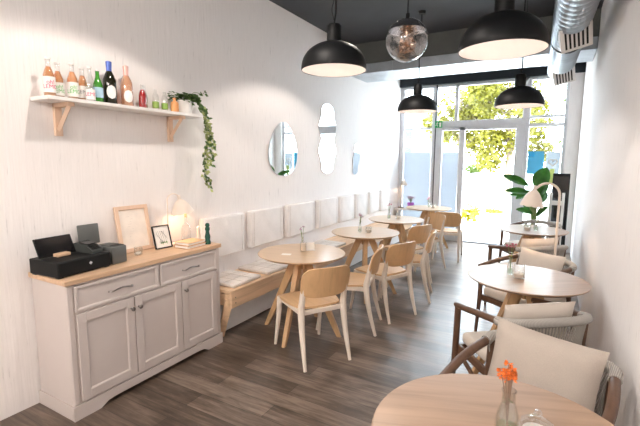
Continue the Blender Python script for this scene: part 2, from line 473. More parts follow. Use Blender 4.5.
# exit sign: green plate with the white running figure and door
ex = thing('exit_sign', 'small green emergency exit sign with white figure at the door head', 'sign', (.80, YB - .075, 2.30))
MB().box((0, 0, 0), (.14, .02, .13), .003, 1).build('plate', M['signg'], ex, smooth=False)
fg = MB().box((.036, -.0115, -.006), (.036, .003, .086)).lathe([(0, -.001), (.009, -.001), (.009, .001), (0, .001)], 12, mat=Matrix.Translation((-.022, -.0115, .036)) @ Matrix.Rotation(PI / 2, 4, 'X'))
for a, b in (((-.024, .026), (-.030, -.004)), ((-.030, -.004), (-.014, -.022)), ((-.014, -.022), (-.018, -.046)), ((-.030, -.004), (-.046, -.020)), ((-.046, -.020), (-.060, -.020)), ((-.024, .024), (-.006, .010)), ((-.024, .024), (-.044, .012))):
    fg.tube([(a[0], -.0115, a[1]), (b[0], -.0115, b[1])], .0045, 6)
fg.build('pictogram', M['label'], ex)
sb = thing('window_ledge', 'low white ledge under the frosted window', 'ledge', (.35, 8.2, 0))
MB().box((0, 0, .605), (.62, .24, .03), .005, 1).build('ledge_board', M['white'], sb, smooth=False)
for s in (-1, 1): MB().box((s * .27, .02, .295), (.03, .2, .59)).build('bracket', M['white'], sb, smooth=False)

# ducts --------------------------------------------------------
sd = thing('rectangular_duct', 'silver rectangular ventilation duct crossing below the olive beam', 'duct', (W / 2, 6.2, 2.95))
MB().box((0, 0, 0), (W - .01, .70, .138), .006, 1).build('duct_body', M['duct'], sd, smooth=False)
for x in (-.9, 0.1, 1.05): MB().box((x, 0, 0), (.03, .72, .139)).build('joint_band', M['duct'], sd, smooth=False)
rd = thing('spiral_duct', 'silver round spiral ventilation duct along the right wall', 'duct', (0, 0, 0))
p0, p1 = Vector((2.995, .3, 2.72)), Vector((2.815, 6.15, 2.735)); n = 290; ax = (p1 - p0)
def dpt(yc): return p0 + ax * ((yc - .3) / 5.85)
b = MB(); b.tube([p0 + ax * i / n for i in range(n + 1)], [  .131 + (.010 if i % 5 == 0 else 0) for i in range(n + 1)], 28)
b.build('duct_pipe', M['duct'], rd, angle=80)
MB().tube([dpt(4.60), dpt(4.63)], .142, 28).build('clamp_band', M['greyd'], rd)
for yc, hh in ((4.12, .25), (5.86, .25)):
    mt = Matrix.Translation(dpt(yc)) @ Matrix.Rotation(R(1.8), 4, 'Z') @ Matrix.Rotation(R(-14), 4, 'Y') @ Matrix.Rotation(R(-32), 4, 'X')
    g = MB().box((0, 0, -.125), (.225, hh, .13), .004, 1, mat=mt).build('vent_grille', M['white'], rd, smooth=False)
    for k in range(6): MB().box((-.075 + .030 * k, 0, -.190), (.014, hh - .07, .006), mat=mt).build('vent_slot', M['black'], g, smooth=False)

# ------------------------------------------------------------------ pendants
def pendant(name, label, loc, cordtop, first=None):
    """loc: centre of rim"""
    t = thing(name, label, 'pendant lamp', loc, 0, 'black dome pendant lamps')
    r, h = .235, .195
    prof = [(r * math.cos(a), h * math.sin(a) ** .9) for a in [PI / 2 * k / 16 for k in range(16)]]
    prof = [(r, 0)] + prof[1:] + [(.045, h)]
    MB().lathe([(r - .004, -.006)] + prof, 48).build('dome', M['blackm'], t)
    inner = [(r - .006, -.004)] + [(max(.03, (r - .008) * math.cos(a)), (h - .012) * math.sin(a) ** .9) for a in [PI / 2 * k / 16 for k in range(1, 17)]] + [(0, h - .012)]
    tag(MB().lathe(inner, 48).build('reflector', M['dome_in'], t), 'white inside of the dome')
    MB().lathe([(.047, h - .01), (.052, h + .005), (.052, h + .10), (.044, h + .115), (.012, h + .125), (0, h + .125)], 24).build('neck', M['black'], t)
    top = Vector(cordtop) - Vector(loc); z0 = h + .12
    MB().tube(arc([(0, 0, z0), (.01, .005, z0 + .12), (top.x * .4 - .008, 0, lerp(z0, top.z, .5)), (top.x, top.y, top.z)]), .006, 8).tube(arc([(0, 0, z0 + .02), (-.02, .0, z0 + .10), (.0, 0, z0 + .2), (top.x * .6 + .02, 0, lerp(z0, top.z, .7)), (top.x, top.y, top.z)]), .0025, 6).build('cord', M['black'], t)
    MB().lathe([(.04, top.z - .03), (.045, top.z), (0, top.z)], 20, c=(top.x, top.y, 0)).lathe([(0, top.z - .03), (.04, top.z - .03)], 20, c=(top.x, top.y, 0)).build('ceiling_rose', M['black'], t)
    MB().lathe([(0, .07), (.02, .075), (.033, .10), (.033, .115), (.018, .145), (.014, .175)], 20).build('bulb', M['bulbp'], t)
    return t
pendant('pendant_lamp', 'black dome pendant left of the mirrored globe, in front of the white wall', (1.404, 2.71, 2.235), (1.40, 2.71, HC))
pendant('pendant_lamp', 'largest looking black dome pendant, between mirrored globe and spiral duct', (2.533, 2.58, 2.208), (2.53, 2.62, HC))
pendant('pendant_lamp', 'small looking black dome pendant hanging before the frosted left window', (1.353, 4.97, 2.18), (1.37, 4.97, HC))
pendant('pendant_lamp', 'small looking black dome pendant hanging before the right shop window', (2.475, 4.75, 2.155), (2.475, 4.77, HC))
# mirrored globe
gl = thing('globe_lamp', 'round mirrored glass globe lamp with crumpled copper inside', 'pendant lamp', (1.842, 3.01, 2.455))
rg = .152
MB().lathe([(0, -rg)] + [(rg * math.cos(a), rg * math.sin(a)) for a in [-PI / 2 + PI * k / 28 for k in range(1, 28)]] + [(0, rg)], 48).build('glass_globe', thin_glass('globe_glass', (.9, .9, .92), .30, .01, .8), gl)
crown = [(rg * .97 * math.cos(a) * (1 + .012 * math.sin(k * 2.2)), rg * .97 * math.sin(a)) for k, a in enumerate([R(26) + R(62) * k / 24 for k in range(25)])]
tag(MB().lathe(crown + [(0, rg * .97)], 48).build('mirror_crown', M['chrome'], gl), 'silver mirrored upper half')
MB().lathe([(.022, .02), (.03, .05), (.03, .12), (0, .12)], 20).lathe([(0, .02), (.022, .02)], 20).build('lamp_holder', M['brass'], gl)
cb = MB(); bmesh.ops.create_icosphere(cb.bm, subdivisions=3, radius=.062)
for v in cb.bm.verts: v.co *= 1 + random.uniform(-.28, .22); v.co.z -= .035
cb.build('copper_foil', M['brass'], gl, smooth=False)
MB().tube([(0, 0, rg), (0, 0, HC - 2.455)], .004, 8).lathe([(.014, rg - .01), (.014, rg + .03), (0, rg + .03)], 16).build('cord', M['black'], gl)

# slack cable on the ceiling
tag(MB().tube(arc([(2.1, 3.6, 3.315), (2.3, 3.5, 3.19), (2.55, 3.45, 3.27), (2.75, 3.6, 3.17), (2.95, 3.9, 3.315)], 8), .007, 8).build('hanging_cable', M['white']), 'slack white cable under the ceiling beside the spiral duct', 'cable')
tag(MB().tube(arc([(1.75, 4.1, 3.31), (2.0, 4.0, 3.24), (2.25, 3.95, 3.28), (2.5, 3.9, 3.31)], 8), .006, 8).build('black_cable', M['black']), 'slack black cable under the ceiling beside the mirrored globe', 'cable')

# ------------------------------------------------------------------ shelf + bottles
SZ = 1.963
sh = thing('wall_shelf', 'white wall shelf on two wooden brackets holding bottles', 'shelf', (0, 0, SZ))
MB().box((.105, 1.99, -.011), (.20, 1.24, .022), .002, 1).build('board', M['white'], sh, smooth=False)
for y in (1.52, 2.42):
    br = MB().box((.012, y, -.125), (.024, .045, .206), .002, 1).box((.09, y, -.034), (.17, .045, .024), .002, 1)
    br.tube([(.012, y, -.195), (.155, y, -.04)], .016, 4)
    br.build('bracket', M['bracketw'], sh, smooth=False)

def bottle(name, label, x, y, h, r, neck_r, glassm, capm, kind, group, liq=None, lab=None, labz=(.12, .45), txt=None, txtm=None, foil=None):
    t = thing(name, label, 'bottle', (x, y, SZ), 0, group)
    sh_ = .55 if kind == 'soda' else .58
    prof = [(0, .004), (r * .9, 0), (r, .006), (r, h * (sh_ - .08)), (r * .96, h * sh_), (r * .72, h * (sh_ + .10)), (neck_r * 1.15, h * (sh_ + .20)), (neck_r, h * .84), (neck_r * 1.02, h * .96)]
    if kind == 'mini': prof = [(0, .003), (r * .9, 0), (r, .005), (r, h * .60), (r * .85, h * .70), (neck_r, h * .80), (neck_r, h * .97)]
    MB().lathe(prof, 24).build('glass_body', glassm, t)
    if liq is not None:
        lp = [(0, .006)] + [(max(.002, a - .003), z + .002) for a, z in prof[1:] if z < h * .80]; lp.append((0, lp[-1][1]))
        MB().lathe(lp, 20).build('drink', liq, t)
    if foil is not None:
        MB().lathe([(neck_r * 1.28, h * .70), (neck_r * 1.18, h * .84), (neck_r * 1.3, h * .90), (neck_r * 1.35, h * .985), (neck_r * .9, h), (0, h)], 20).build('foil', foil, t)
    else:
        MB().lathe([(neck_r * 1.25, h * .935), (neck_r * 1.3, h * .955), (neck_r * 1.25, h * .995), (0, h)], 18).build('cap', capm, t)
    if lab is not None:
        z0, z1 = h * labz[0], h * labz[1]
        lb = MB()
        if kind == 'wine':                      # oval label facing the room
            a0 = R(-20)
            lb.sheet(lambda u, v: ((r + .0012) * math.cos(a0 + (v - .5) * 1.5 * math.sqrt(max(0.0001, 1 - (2 * u - 1) ** 2))), (r + .0012) * math.sin(a0 + (v - .5) * 1.5 * math.sqrt(max(0.0001, 1 - (2 * u - 1) ** 2))), lerp(z0, z1, u)), 12, 12)
        else: lb.lathe([(r + .001, z0), (r + .001, z1)], 24)
        l = lb.build('label', lab, t)
        if txt:
            # lettering faces the camera side of the room
            a = math.atan2(0 - y, 2.83 - x) + R(12)
            text_mesh(txt, h * .145, txtm, 'lettering', l, Matrix.Rotation(a, 4, 'Z') + Matrix.Translation((0, 0, 0)) * 0 if False else Matrix.Translation((0, 0, (z0 + z1) / 2)) @ Matrix.Rotation(a, 4, 'Z'), r + .0022)
    return t
G1 = 'bottles on the wall shelf'
cap = M['white']
bottle('lemonade_bottle', 'peach lemonade bottle with pink lettering, first on the shelf', .125, 1.425, .235, .033, .013, M['vase'], cap, 'soda', G1, M['lemon'], M['label'], (.10, .50), 'oh!\nLEMO', M['txtpink'])
bottle('lemonade_bottle', 'peach lemonade bottle with green lettering, second on the shelf behind pink lettered one', .085, 1.500, .222, .031, .013, M['vase'], cap, 'soda', G1, M['lemon'], M['label'], (.08, .44), 'oh!\nLEMO', M['txtgreen'])
bottle('lemonade_bottle', 'peach lemonade bottle with green lettering, third on the shelf standing alone', .11, 1.575, .232, .033, .013, M['vase'], cap, 'soda', G1, M['lemon'], M['label'], (.08, .47), 'oh!\nLEMO', M['txtgreen'])
bottle('lemonade_bottle', 'peach lemonade bottle with plain pale label, fourth on the shelf', .085, 1.655, .222, .031, .013, M['vase'], cap, 'soda', G1, M['lemon'], M['label'], (.10, .45), 'LEMO', M['txtgrey'])
bottle('water_bottle', 'clear bottle with pale pink label left of the green bottle', .15, 1.665, .225, .028, .012, M['vase'], cap, 'soda', G1, None, M['label'], (.05, .34), 'LEMO', M['txtpink'])
bottle('green_bottle', 'green glass bottle with a light blue label', .11, 1.745, .225, .030, .012, M['greenglass'], cap, 'soda', G1, M['greenglass'], M['bluelabel'], (.16, .46))
bottle('wine_bottle', 'dark wine bottle with blue foil neck and oval white label', .105, 1.835, .295, .043, .0145, M['wine'], cap, 'wine', G1, None, M['label'], (.13, .44), foil=M['bluefoil'])
bottle('rose_bottle', 'rose wine bottle with pink foil neck and white label', .105, 1.965, .29, .043, .0145, M['vase'], cap, 'wine', G1, M['rose'], M['label'], (.10, .40), foil=M['pinkfoil'])
bottle('red_bottle', 'small bottle of dark red drink right of the rose wine', .13, 2.075, .18, .029, .012, M['vase'], cap, 'soda', G1, M['red'])
bottle('pink_bottle', 'small pale pink bottle half behind the red bottle', .085, 2.125, .185, .026, .012, M['vase'], cap, 'soda', G1, liquid('pale_pink', (.78, .50, .44), .6))
bottle('mini_bottle', 'small clear bottle with green print nearest the red bottle', .12, 2.20, .165, .024, .011, M['vase'], cap, 'mini', G1, None, liquid('lime_print', (.50, .68, .22), .5), (.12, .40))
bottle('mini_bottle', 'small clear bottle with green print nearest the ivy pot', .12, 2.285, .16, .024, .011, M['vase'], cap, 'mini', G1, None, liquid('lime_print_b', (.45, .66, .20), .5), (.12, .40))
bottle('orange_bottle', 'squat orange bottle right beside the white ivy pot', .14, 2.365, .115, .032, .012, M['orangeb'], M['orangeb'], 'mini', G1)
# ivy
iv = thing('trailing_ivy', 'variegated ivy trailing from a white pot at the shelf end', 'plant', (.10, 2.50, SZ))
MB().lathe([(0, .0), (.050, 0), (.054, .004), (.066, .105), (.066, .112), (.060, .112), (.056, .09), (0, .09)], 32).build('pot', M['white'], iv)
vines = [arc([(.0, .0, .10), (.02, .06, .16), (.04, .14, .08), (.05, .19, -.10), (.05, .20, -.30), (.05, .16, -.50), (.05, .22, -.63)], 10),
         arc([(.0, .02, .10), (.0, .10, .17), (.01, .19, .06), (.03, .25, -.12), (.03, .28, -.27), (.04, .24, -.42)], 10),
         arc([(.01, .02, .10), (.04, .09, .14), (.07, .17, .0), (.06, .20, -.18), (.05, .16, -.36), (.05, .19, -.57)], 10),
         arc([(.0, .0, .10), (-.03, .14, .20), (-.03, .24, .20), (-.03, .28, .24)], 8)]
st = MB()
for v in vines: st.tube(v, .0022, 5)
st.build('vine', M['stemg'], iv)
f1, f2 = MB(), MB()
for vi, v in enumerate(vines):
    for k, p in enumerate(v):
        for q in range(2 if vi < 3 else (1 if k % 4 == 0 else 0)):
            d = Vector((random.uniform(.0, 1), random.uniform(-1, 1), random.uniform(-.9, .3)))
            pp = p + Vector((random.uniform(-.008, .02), random.uniform(-.02, .02), random.uniform(-.015, .015)))
            (f1 if (p.z > .0 and random.random() < .8) or random.random() < .45 else f2).leaf(pp, d, (1, 0, .4), random.uniform(.028, .046), random.uniform(.028, .042))
for k in range(150):
    a, rr = random.uniform(0, 2 * PI), random.uniform(0, .085)
    p = (max(-.06, rr * math.cos(a)), rr * math.sin(a) * 1.5, .115 + random.uniform(-.01, .055))
    f1.leaf(p, (math.cos(a) * .8 + .2, math.sin(a), random.uniform(-.4, .4)), (.3, 0, 1), random.uniform(.028, .048), random.uniform(.028, .042))
f1.build('foliage', M['ivy'], iv, smooth=False); tag(f2.build('foliage', M['ivyl'], iv, smooth=False), 'cream edged leaves')

# ------------------------------------------------------------------ mirrors
def wall_mirror(name, label, outline):
    o = thing(name, label, 'mirror', (0, 0, 0))
    mt = Matrix(((0, 0, 1, .004), (1, 0, 0, 0), (0, 1, 0, 0), (0, 0, 0, 1)))
    MB().prism(outline, .008, mt).build('mirror_glass', M['mirror'], o, smooth=False)
    cy = sum(p[0] for p in outline) / len(outline); cz = sum(p[1] for p in outline) / len(outline)
    rim = [(.008, y + (y - cy) * .012, z + (z - cz) * .008) for y, z in outline]
    MB().tube(rim, .0035, 6, closed=True).build('rim', M['alu'], o)
    return o
egg = []
for k in range(64):
    a = 2 * PI * k / 64; s = math.sin(a); c = math.cos(a)
    egg.append((4.09 + .29 * c * (1 - .22 * s), 1.715 + .315 * s))
wall_mirror('egg_mirror', 'large egg shaped mirror above the first bench pads', egg)
def wavy(y0, z0, z1, w, waves, amp, lean=0):
    L, Rr = [], []
    n = 90
    for k in range(n + 1):
        t = k / n; z = lerp(z0, z1, t)
        e = 1.0
        cap_ = .5 * w / (z1 - z0)
        if t < cap_: e = math.sqrt(max(.02, 1 - (1 - t / cap_) ** 2))
        if t > 1 - cap_: e = math.sqrt(max(.02, 1 - (1 - (1 - t) / cap_) ** 2))
        ww = w / 2 * e * (1 + amp * math.cos(2 * PI * waves * t)); off = lean * (1 - t) ** 2
        L.append((y0 - ww + off, z)); Rr.append((y0 + ww + off, z))
    return L + Rr[::-1]
wall_mirror('wavy_mirror', 'tall wavy edged mirror on the white wall', wavy(5.19, 1.40, 2.37, .44, 3, .15))
wall_mirror('small_mirror', 'small narrow wavy mirror, nearest to the shop window', wavy(6.20, 1.36, 1.86, .22, 2, .15, -.08))

# ------------------------------------------------------------------ bench
bn = thing('long_bench', 'long pine bench built along the white wall', 'bench', (0, 0, 0))
MB().box((.238, 5.27, .435), (.45, 5.30, .03), .003, 1).build('seat_board', M['pine'], bn, smooth=False)
MB().box((.446, 5.27, .355), (.03, 5.28, .13), .003, 1).build('front_apron', M['pine'], bn, smooth=False)
for y in (2.655, 3.95, 5.25, 6.55, 7.88):
    b = MB(); b.box((.228, y, .36), (.40, .06, .11), .003, 1)
    b.tube([(.405, y, .36), (.30, y, 0)], [.05, .036], 4)
    b.build('support_leg', M['pine'], bn, smooth=False)
MB().box((.27, 5.27, .20), (.018, 5.20, .38)).build('kick_panel', M['white'], bn, smooth=False)
for y in (2.66, 3.95, 5.25, 6.55):
    for z in (.33, .38): MB().lathe([(.006, 0), (.006, .002), (0, .002)], 10, mat=Matrix.Translation((.461, y + .02, z)) @ Matrix.Rotation(PI / 2, 4, 'Y')).build('screw', M['steel'], bn)
# wall pads
pads = [(2.71, 3.29), (3.39, 3.99), (4.09, 4.74), (4.84, 5.42), (5.50, 6.00), (6.08, 6.55), (6.64, 7.10), (7.20, 7.7)]
pl_ = ['first, beside the sideboard', 'second, under the egg mirror left side', 'third, right of the egg mirror', 'fourth, left below the tall wavy mirror', 'fifth, right below the tall wavy mirror', 'sixth, below the small mirror', 'seventh, beyond the small mirror', 'last, nearest the shop window']
for k, ((a, b_), w_) in enumerate(zip(pads, pl_)):
    o = thing('mounted_pad', 'white upholstered wall pad over the bench, ' + w_, 'cushion', (.036, (a + b_) / 2, .845 + .0), 0, 'upholstered pads along the wall')
    L = b_ - a
    MB().box((0, 0, 0), (.07, L, .40), .018, 3).build('pad_cover', M['pad'], o)
    sm = MB()
    for s in (-1, 1): sm.box((.0365, s * (L / 2 - .05), 0), (.003, .004, .36))
    sm.build('seam', M['mat'], o, smooth=False)
# seat mats
for k, (yc, xc, rz, w_) in enumerate([(2.89, .23, .02, 'nearest the sideboard'), (3.40, .24, -.03, 'beside the first round table'), (4.25, .24, .03, 'beyond the first round table, on the bench'), (4.75, .24, -.03, 'behind the second round table'), (5.9, .24, .02, 'behind the third round table')]):
    o = thing('seat_mat', 'thin greige seat mat on the bench, ' + w_, 'cushion', (xc, yc, .4505), rz, 'seat mats on the bench')
    MB().box((0, 0, .0165), (.40, .40, .033), .012, 3).build('mat_cover', M['mat'], o)
    q = MB()
    for i in (-1, 1): q.box((i * .066, 0, .0335), (.003, .37, .002)); q.box((0, i * .066, .0335), (.37, .003, .002))
    q.build('stitching', M['pillow'], o, smooth=False)

# ------------------------------------------------------------------ sideboard
X1, CY0, CY1 = .392, 1.287, 2.552
cy = (CY0 + CY1) / 2; CL = CY1 - CY0
sbd = thing('sideboard', 'white sideboard with oak top, two drawers and three doors', 'sideboard', (0, 0, 0))
MB().box((X1 / 2 + .006, cy, .47), (X1 - .012, CL, .77), .003, 1).build('body', M['cab'], sbd, smooth=False)
MB().box((X1 / 2 + .016, cy, .866), (X1 + .014, CL + .03, .032), .004, 2).build('oak_top', M['oak'], sbd, smooth=False)
pl = MB(); pl.box((X1 / 2 + .004, cy, .066), (X1 - .004, CL + .020, .048))
pl.box((X1 / 2, CY0 + .02, .0215), (X1 - .012, .06, .041)).box((X1 / 2, CY1 - .02, .0215), (X1 - .012, .06, .041))
# bracket-foot outline on the front
ol = [(CY0 - .011, 0), (CY0 + .16, 0), (CY0 + .21, .028), (CY0 + .26, .034), (CY1 - .26, .034), (CY1 - .21, .028), (CY1 - .16, 0), (CY1 + .011, 0), (CY1 + .011, .09), (CY0 - .011, .09)]
pl.prism(ol, .016, Matrix(((0, 0, 1, X1), (1, 0, 0, 0), (0, 1, 0, 0), (0, 0, 0, 1))))
pl.build('plinth', M['cab'], sbd, smooth=False)
MB().box((X1 + .003, CY0 + .018, .47), (.012, .036, .75), .004, 1).build('corner_post', M['cab'], sbd, smooth=False)
MB().box((X1 + .003, CY1 - .018, .47), (.012, .036, .75), .004, 1).build('corner_post', M['cab'], sbd, smooth=False)
def paneled(name, y0, y1, z0, z1, rail, parent):
    b = MB(); x = X1 + .004
    b.box((x, (y0 + y1) / 2, (z0 + z1) / 2), (.008, y1 - y0, z1 - z0))
    for a, c in ((y0, y0 + rail), (y1 - rail, y1)): b.box((x + .008, (a + c) / 2, (z0 + z1) / 2), (.012, c - a, z1 - z0), .002, 1)
    for a, c in ((z0, z0 + rail), (z1 - rail, z1)): b.box((x + .008, (y0 + y1) / 2, (a + c) / 2), (.012, y1 - y0 - 2 * rail, c - a), .002, 1)
    # inner bead
    yy0, yy1, zz0, zz1 = y0 + rail, y1 - rail, z0 + rail, z1 - rail
    for p, q in (((yy0, zz0), (yy1, zz0)), ((yy1, zz0), (yy1, zz1)), ((yy1, zz1), (yy0, zz1)), ((yy0, zz1), (yy0, zz0))):
        b.tube([(x + .006, p[0], p[1]), (x + .006, q[0], q[1])], .006, 6)
    return b.build(name, M['cab'], parent, smooth=False)
D0, D1 = CY0 + .042, CY1 - .040
dm = 1.935
for a, c in ((D0, dm - .009), (dm + .009, D1)):
    dr = paneled('drawer', a, c, .675, .835, .016, sbd)
    m = (a + c) / 2 + (.0 if a > 1.5 else -.0)
    MB().tube(arc([(X1 + .012, m - .085, .745), (X1 + .034, m - .07, .745), (X1 + .030, m - .03, .752), (X1 + .034, m, .757), (X1 + .030, m + .03, .752), (X1 + .034, m + .07, .745), (X1 + .012, m + .085, .745)]), .005, 8).build('handle', M['steel'], dr)
y_ = [D0, 1.722, 2.131, D1]
for k in range(3):
    dd = paneled('door', y_[k] + .004, y_[k + 1] - .004, .108, .660, .055, sbd)
    ky = (y_[1] - .028, y_[1] + .030, y_[2] + .030)[k]
    MB().lathe([(.007, 0), (.006, .014), (.013, .020), (.015, .026), (.011, .033), (0, .035)], 16, mat=Matrix.Translation((X1 + .016, ky, .585)) @ Matrix.Rotation(PI / 2, 4, 'Y')).build('knob', M['steel'], dd)

TZ = .882
# cash drawer
cd = thing('cash_drawer', 'black metal cash drawer on the near end of the sideboard', 'cash drawer', (.195, 1.442, TZ), R(5))
MB().box((0, 0, .053), (.27, .355, .094), .006, 2).build('case', M['black'], cd, smooth=False)
ft = MB()
for sx in (-1, 1):
    for sy in (-1, 1): ft.box((sx * .11, sy * .155, .003), (.03, .03, .006))
ft.build('feet', M['greyd'], cd, smooth=False)
fr_ = MB().box((.1345, 0, .053), (.008, .345, .084), .003, 1).build('drawer_front', M['black'], cd, smooth=False)
MB().lathe([(0, 0), (.011, 0), (.011, .002), (0, .002)], 4, mat=Matrix.Translation((.139, .03, .058)) @ Matrix.Rotation(PI / 2, 4, 'Y')).build('badge', M['alu'], fr_, smooth=False)
DZ = TZ + .1005
tb = thing('tablet', 'black tablet propped on a wooden stand on the cash drawer', 'tablet', (.165, 1.385, DZ), R(5))
mt = Matrix.Translation((-.01, 0, .004)) @ Matrix.Rotation(R(-24), 4, 'Y')
MB().box((0, 0, .062), (.009, .235, .125), .004, 2, mat=mt).build('case', M['black'], tb)
MB().box((.0055, 0, .062), (.001, .222, .112), mat=mt).build('screen', M['screen'], tb, smooth=False)
tag(MB().box((.012, .01, .010), (.05, .085, .020), .003, 1).build('stand', M['oak'], tb, smooth=False), 'pale wooden stand')
ct = thing('card_terminal', 'black card payment terminal lying on the cash drawer', 'card terminal', (.195, 1.556, DZ), R(8))
MB().prism([(-.085, 0), (.085, 0), (.085, .018), (.03, .045), (-.06, .062), (-.085, .055)], .085, Matrix(((1, 0, 0, 0), (0, 0, -1, .0425), (0, 1, 0, 0), (0, 0, 0, 1)))).build('case', M['greyd'], ct, smooth=False)
MB().box((-.02, 0, .058), (.07, .07, .003), mat=Matrix.Rotation(R(11), 4, 'Y')).build('screen', M['screen'], ct, smooth=False)
kp = MB()
for i in range(4):
    for j in range(3): kp.box((.036 + i * .012, -.022 + j * .022, .046 - i * .0058), (.008, .016, .004))
kp.build('keypad', M['black'], ct, smooth=False)
pr = thing('receipt_printer', 'dark grey receipt printer beside the cash drawer', 'printer', (.205, 1.705, TZ), R(3))
MB().box((0, 0, .06), (.18, .115, .12), .010, 2).build('case', M['grey'], pr)
MB().box((.02, 0, .121), (.11, .095, .004), .001, 1).build('paper_lid', M['greyd'], pr, smooth=False)
MB().box((.05, 0, .1235), (.008, .08, .004)).build('paper_slot', M['black'], pr, smooth=False)
dp = thing('display_stand', 'grey upright display back behind the card terminal', 'display', (.05, 1.66, TZ), R(0))
MB().box((0, 0, .185), (.012, .15, .14), .006, 2, mat=Matrix.Rotation(R(-6), 4, 'Y')).build('panel', M['grey'], dp)
MB().box((0, 0, .065), (.02, .03, .12)).box((0, 0, .006), (.09, .09, .012), .003, 1).build('stand', M['greyd'], dp, smooth=False)

# frames leaning on the wall
def leaning_frame(name, label, y, w, h, rail, mat, art, lean, xfoot, deco=None, rz=0):
    o = thing(name, label, 'picture frame', (xfoot, y, TZ + .002), rz)
    mt = Matrix.Rotation(R(-lean), 4, 'Y')
    b = MB()
    for s in (-1, 1): b.box((0, s * (w / 2 - rail / 2), h / 2), (.018, rail, h), .002, 1, mat=mt)
    for z in (rail / 2, h - rail / 2): b.box((0, 0, z), (.0175, w - 2 * rail, rail), .002, 1, mat=mt)
    b.build('frame', mat, o, smooth=False)
    p = MB().box((-.003, 0, h / 2), (.004, w - 2 * rail + .004, h - 2 * rail + .004), mat=mt).build('picture', art, o, smooth=False)
    if deco: deco(p, mt)
    return o
def deco_big(p, mt):
    text = MB()
    for k in range(9): text.box((.0, -.04 + .01 * (k % 4), .12 + .019 * k), (.0015, .012 + .01 * ((k * 7) % 3), .0022), mat=mt)
    text.build('faint_print', plain('faint_ink', (.66, .60, .55), .7), p, smooth=False)
def deco_small(p, mt):
    a = MB()
    for q in range(7):
        y0 = -.03 + .01 * q; pts = [mt @ Vector((.0005, y0 + .012 * math.sin(k * .9 + q), .05 + .013 * k)) for k in range(8)]
        a.tube(pts, .0012, 4)
    a.build('line_drawing', plain('ink_grey', (.30, .30, .30), .7), p)
    g = MB()
    for k in range(10): g.leaf(mt @ Vector((.0008, -.02 + .006 * k, .035 + .004 * (k % 3))), (0.02, math.sin(k), math.cos(k)), (1, 0, 0), .022, .009)
    g.build('green_leaves', M['leaf'], p, smooth=False)
leaning_frame('picture_frame', 'large pale wooden picture frame leaning on the wall', 2.010, .285, .355, .030, M['bracketw'], M['sketch'], 10, .075, deco_big)
leaning_frame('picture_frame', 'small black picture frame with line drawing leaning on the large frame', 2.185, .150, .185, .008, M['black'], M['paper'], 16, .165, deco_small, R(-6))
gt = thing('tealight_glass', 'small clear tealight glass before the pale wooden frame', 'glass', (.19, 1.93, TZ))
MB().lathe([(0, .004), (.026, 0), (.029, .004), (.031, .06), (.028, .06), (.026, .008), (0, .008)], 24).build('cup', M['vase'], gt)
MB().lathe([(0, .009), (.019, .009), (.019, .022), (0, .022)], 20).build('tealight', M['paper'], gt)
# books
bks = [('topmost of the two books under the lamp', .285, 2.345, TZ + .0265, .022, (.15, .185), M['paper'], R(3)), ('lower of the two books under the lamp', .285, 2.345, TZ + .001, .025, (.155, .20), plain('tan_cover', (.50, .27, .11), .6), R(2))]
for lb, x, y, z, h, s, cm, rz in bks:
    o = thing('book', 'tan hardback book, ' + lb, 'book', (x, y, z), rz, 'books on the sideboard')
    MB().box((0, 0, .0015), (*s, .003)).box((0, 0, h - .0015), (*s, .003)).box((-s[0] / 2 + .002, 0, h / 2), (.004, s[1], h)).build('cover', cm if cm is not M['paper'] else plain('sand_cover', (.66, .45, .26), .6), o, smooth=False)
    MB().box((-.001, 0, h / 2), (s[0] - .008, s[1] - .008, h - .006)).build('pages', M['paper'], o, smooth=False)
# bell shade with scalloped rim (axis tilt), shared by all lamps
def shade_mesh(r, h, scal=9):
    b = MB()
    keys = [(0.16, 1.0), (.22, .93), (.46, .78), (.72, .5), (.9, .2), (1.0, 0)]
    def fn(u, v):
        a = 2 * PI * u; t = v * (len(keys) - 1); k = min(int(t), len(keys) - 2); q = t - k
        rr = lerp(keys[k][0], keys[k + 1][0], q) * r; z = (lerp(keys[k][1], keys[k + 1][1], q) - 1) * h
        if v > .6: z -= (v - .6) / .4 * .05 * h * abs(math.cos(scal * a / 2)); rr *= 1 + .025 * (v - .6) / .4 * abs(math.cos(scal * a / 2))
        return (rr * math.cos(a), rr * math.sin(a), z)
    b.sheet(fn, 72, 20); bmesh.ops.remove_doubles(b.bm, verts=b.bm.verts, dist=1e-5)
    # thickness: inner copy
    geo = bmesh.ops.duplicate(b.bm, geom=list(b.bm.faces))
    vs = [g for g in geo['geom'] if isinstance(g, bmesh.types.BMVert)]
    bmesh.ops.transform(b.bm, matrix=Matrix.Diagonal((.97, .97, .99, 1)), verts=vs)
    b.lathe([(r * .16, 0), (r * .15, .02), (r * .08, .03), (0, .03)], 20)
    return b
def arm_lamp(name, label, cat, loc, height, reach, drop, r_sh, h_sh, base_r, rz, polr, tilt=0, base_mat=None, bulb=None):
    t = thing(name, label, cat, loc, rz)
    MB().lathe([(0, 0), (base_r, 0), (base_r, .008), (base_r * .9, .018), (polr * 1.5, .024), (polr, .05), (0, .05)], 36).build('base', base_mat or M['shade'], t)
    ar = reach / 2
    pts = [(0, 0, .02), (0, 0, height - ar)] + [(0, ar - ar * math.cos(a), height - ar + ar * math.sin(a)) for a in [PI * k / 14 for k in range(1, 13)]]
    pts.append((0, reach, height - drop * .4))
    MB().tube(pts, polr, 12).build('pole', M['shade'], t)
    s = shade_mesh(r_sh, h_sh).build('lamp_shade', M['shade'], t)
    s.location = (0, reach, height - drop); s.rotation_euler = (R(tilt), 0, 0)
    b = MB().lathe([(0, -h_sh * .86), (.018, -h_sh * .83), (.026, -h_sh * .72), (.020, -h_sh * .6), (.012, -h_sh * .4), (0, -h_sh * .4)], 16).build('bulb', bulb or M['bulb'], t)
    b.location = s.location; b.rotation_euler = s.rotation_euler
    return t
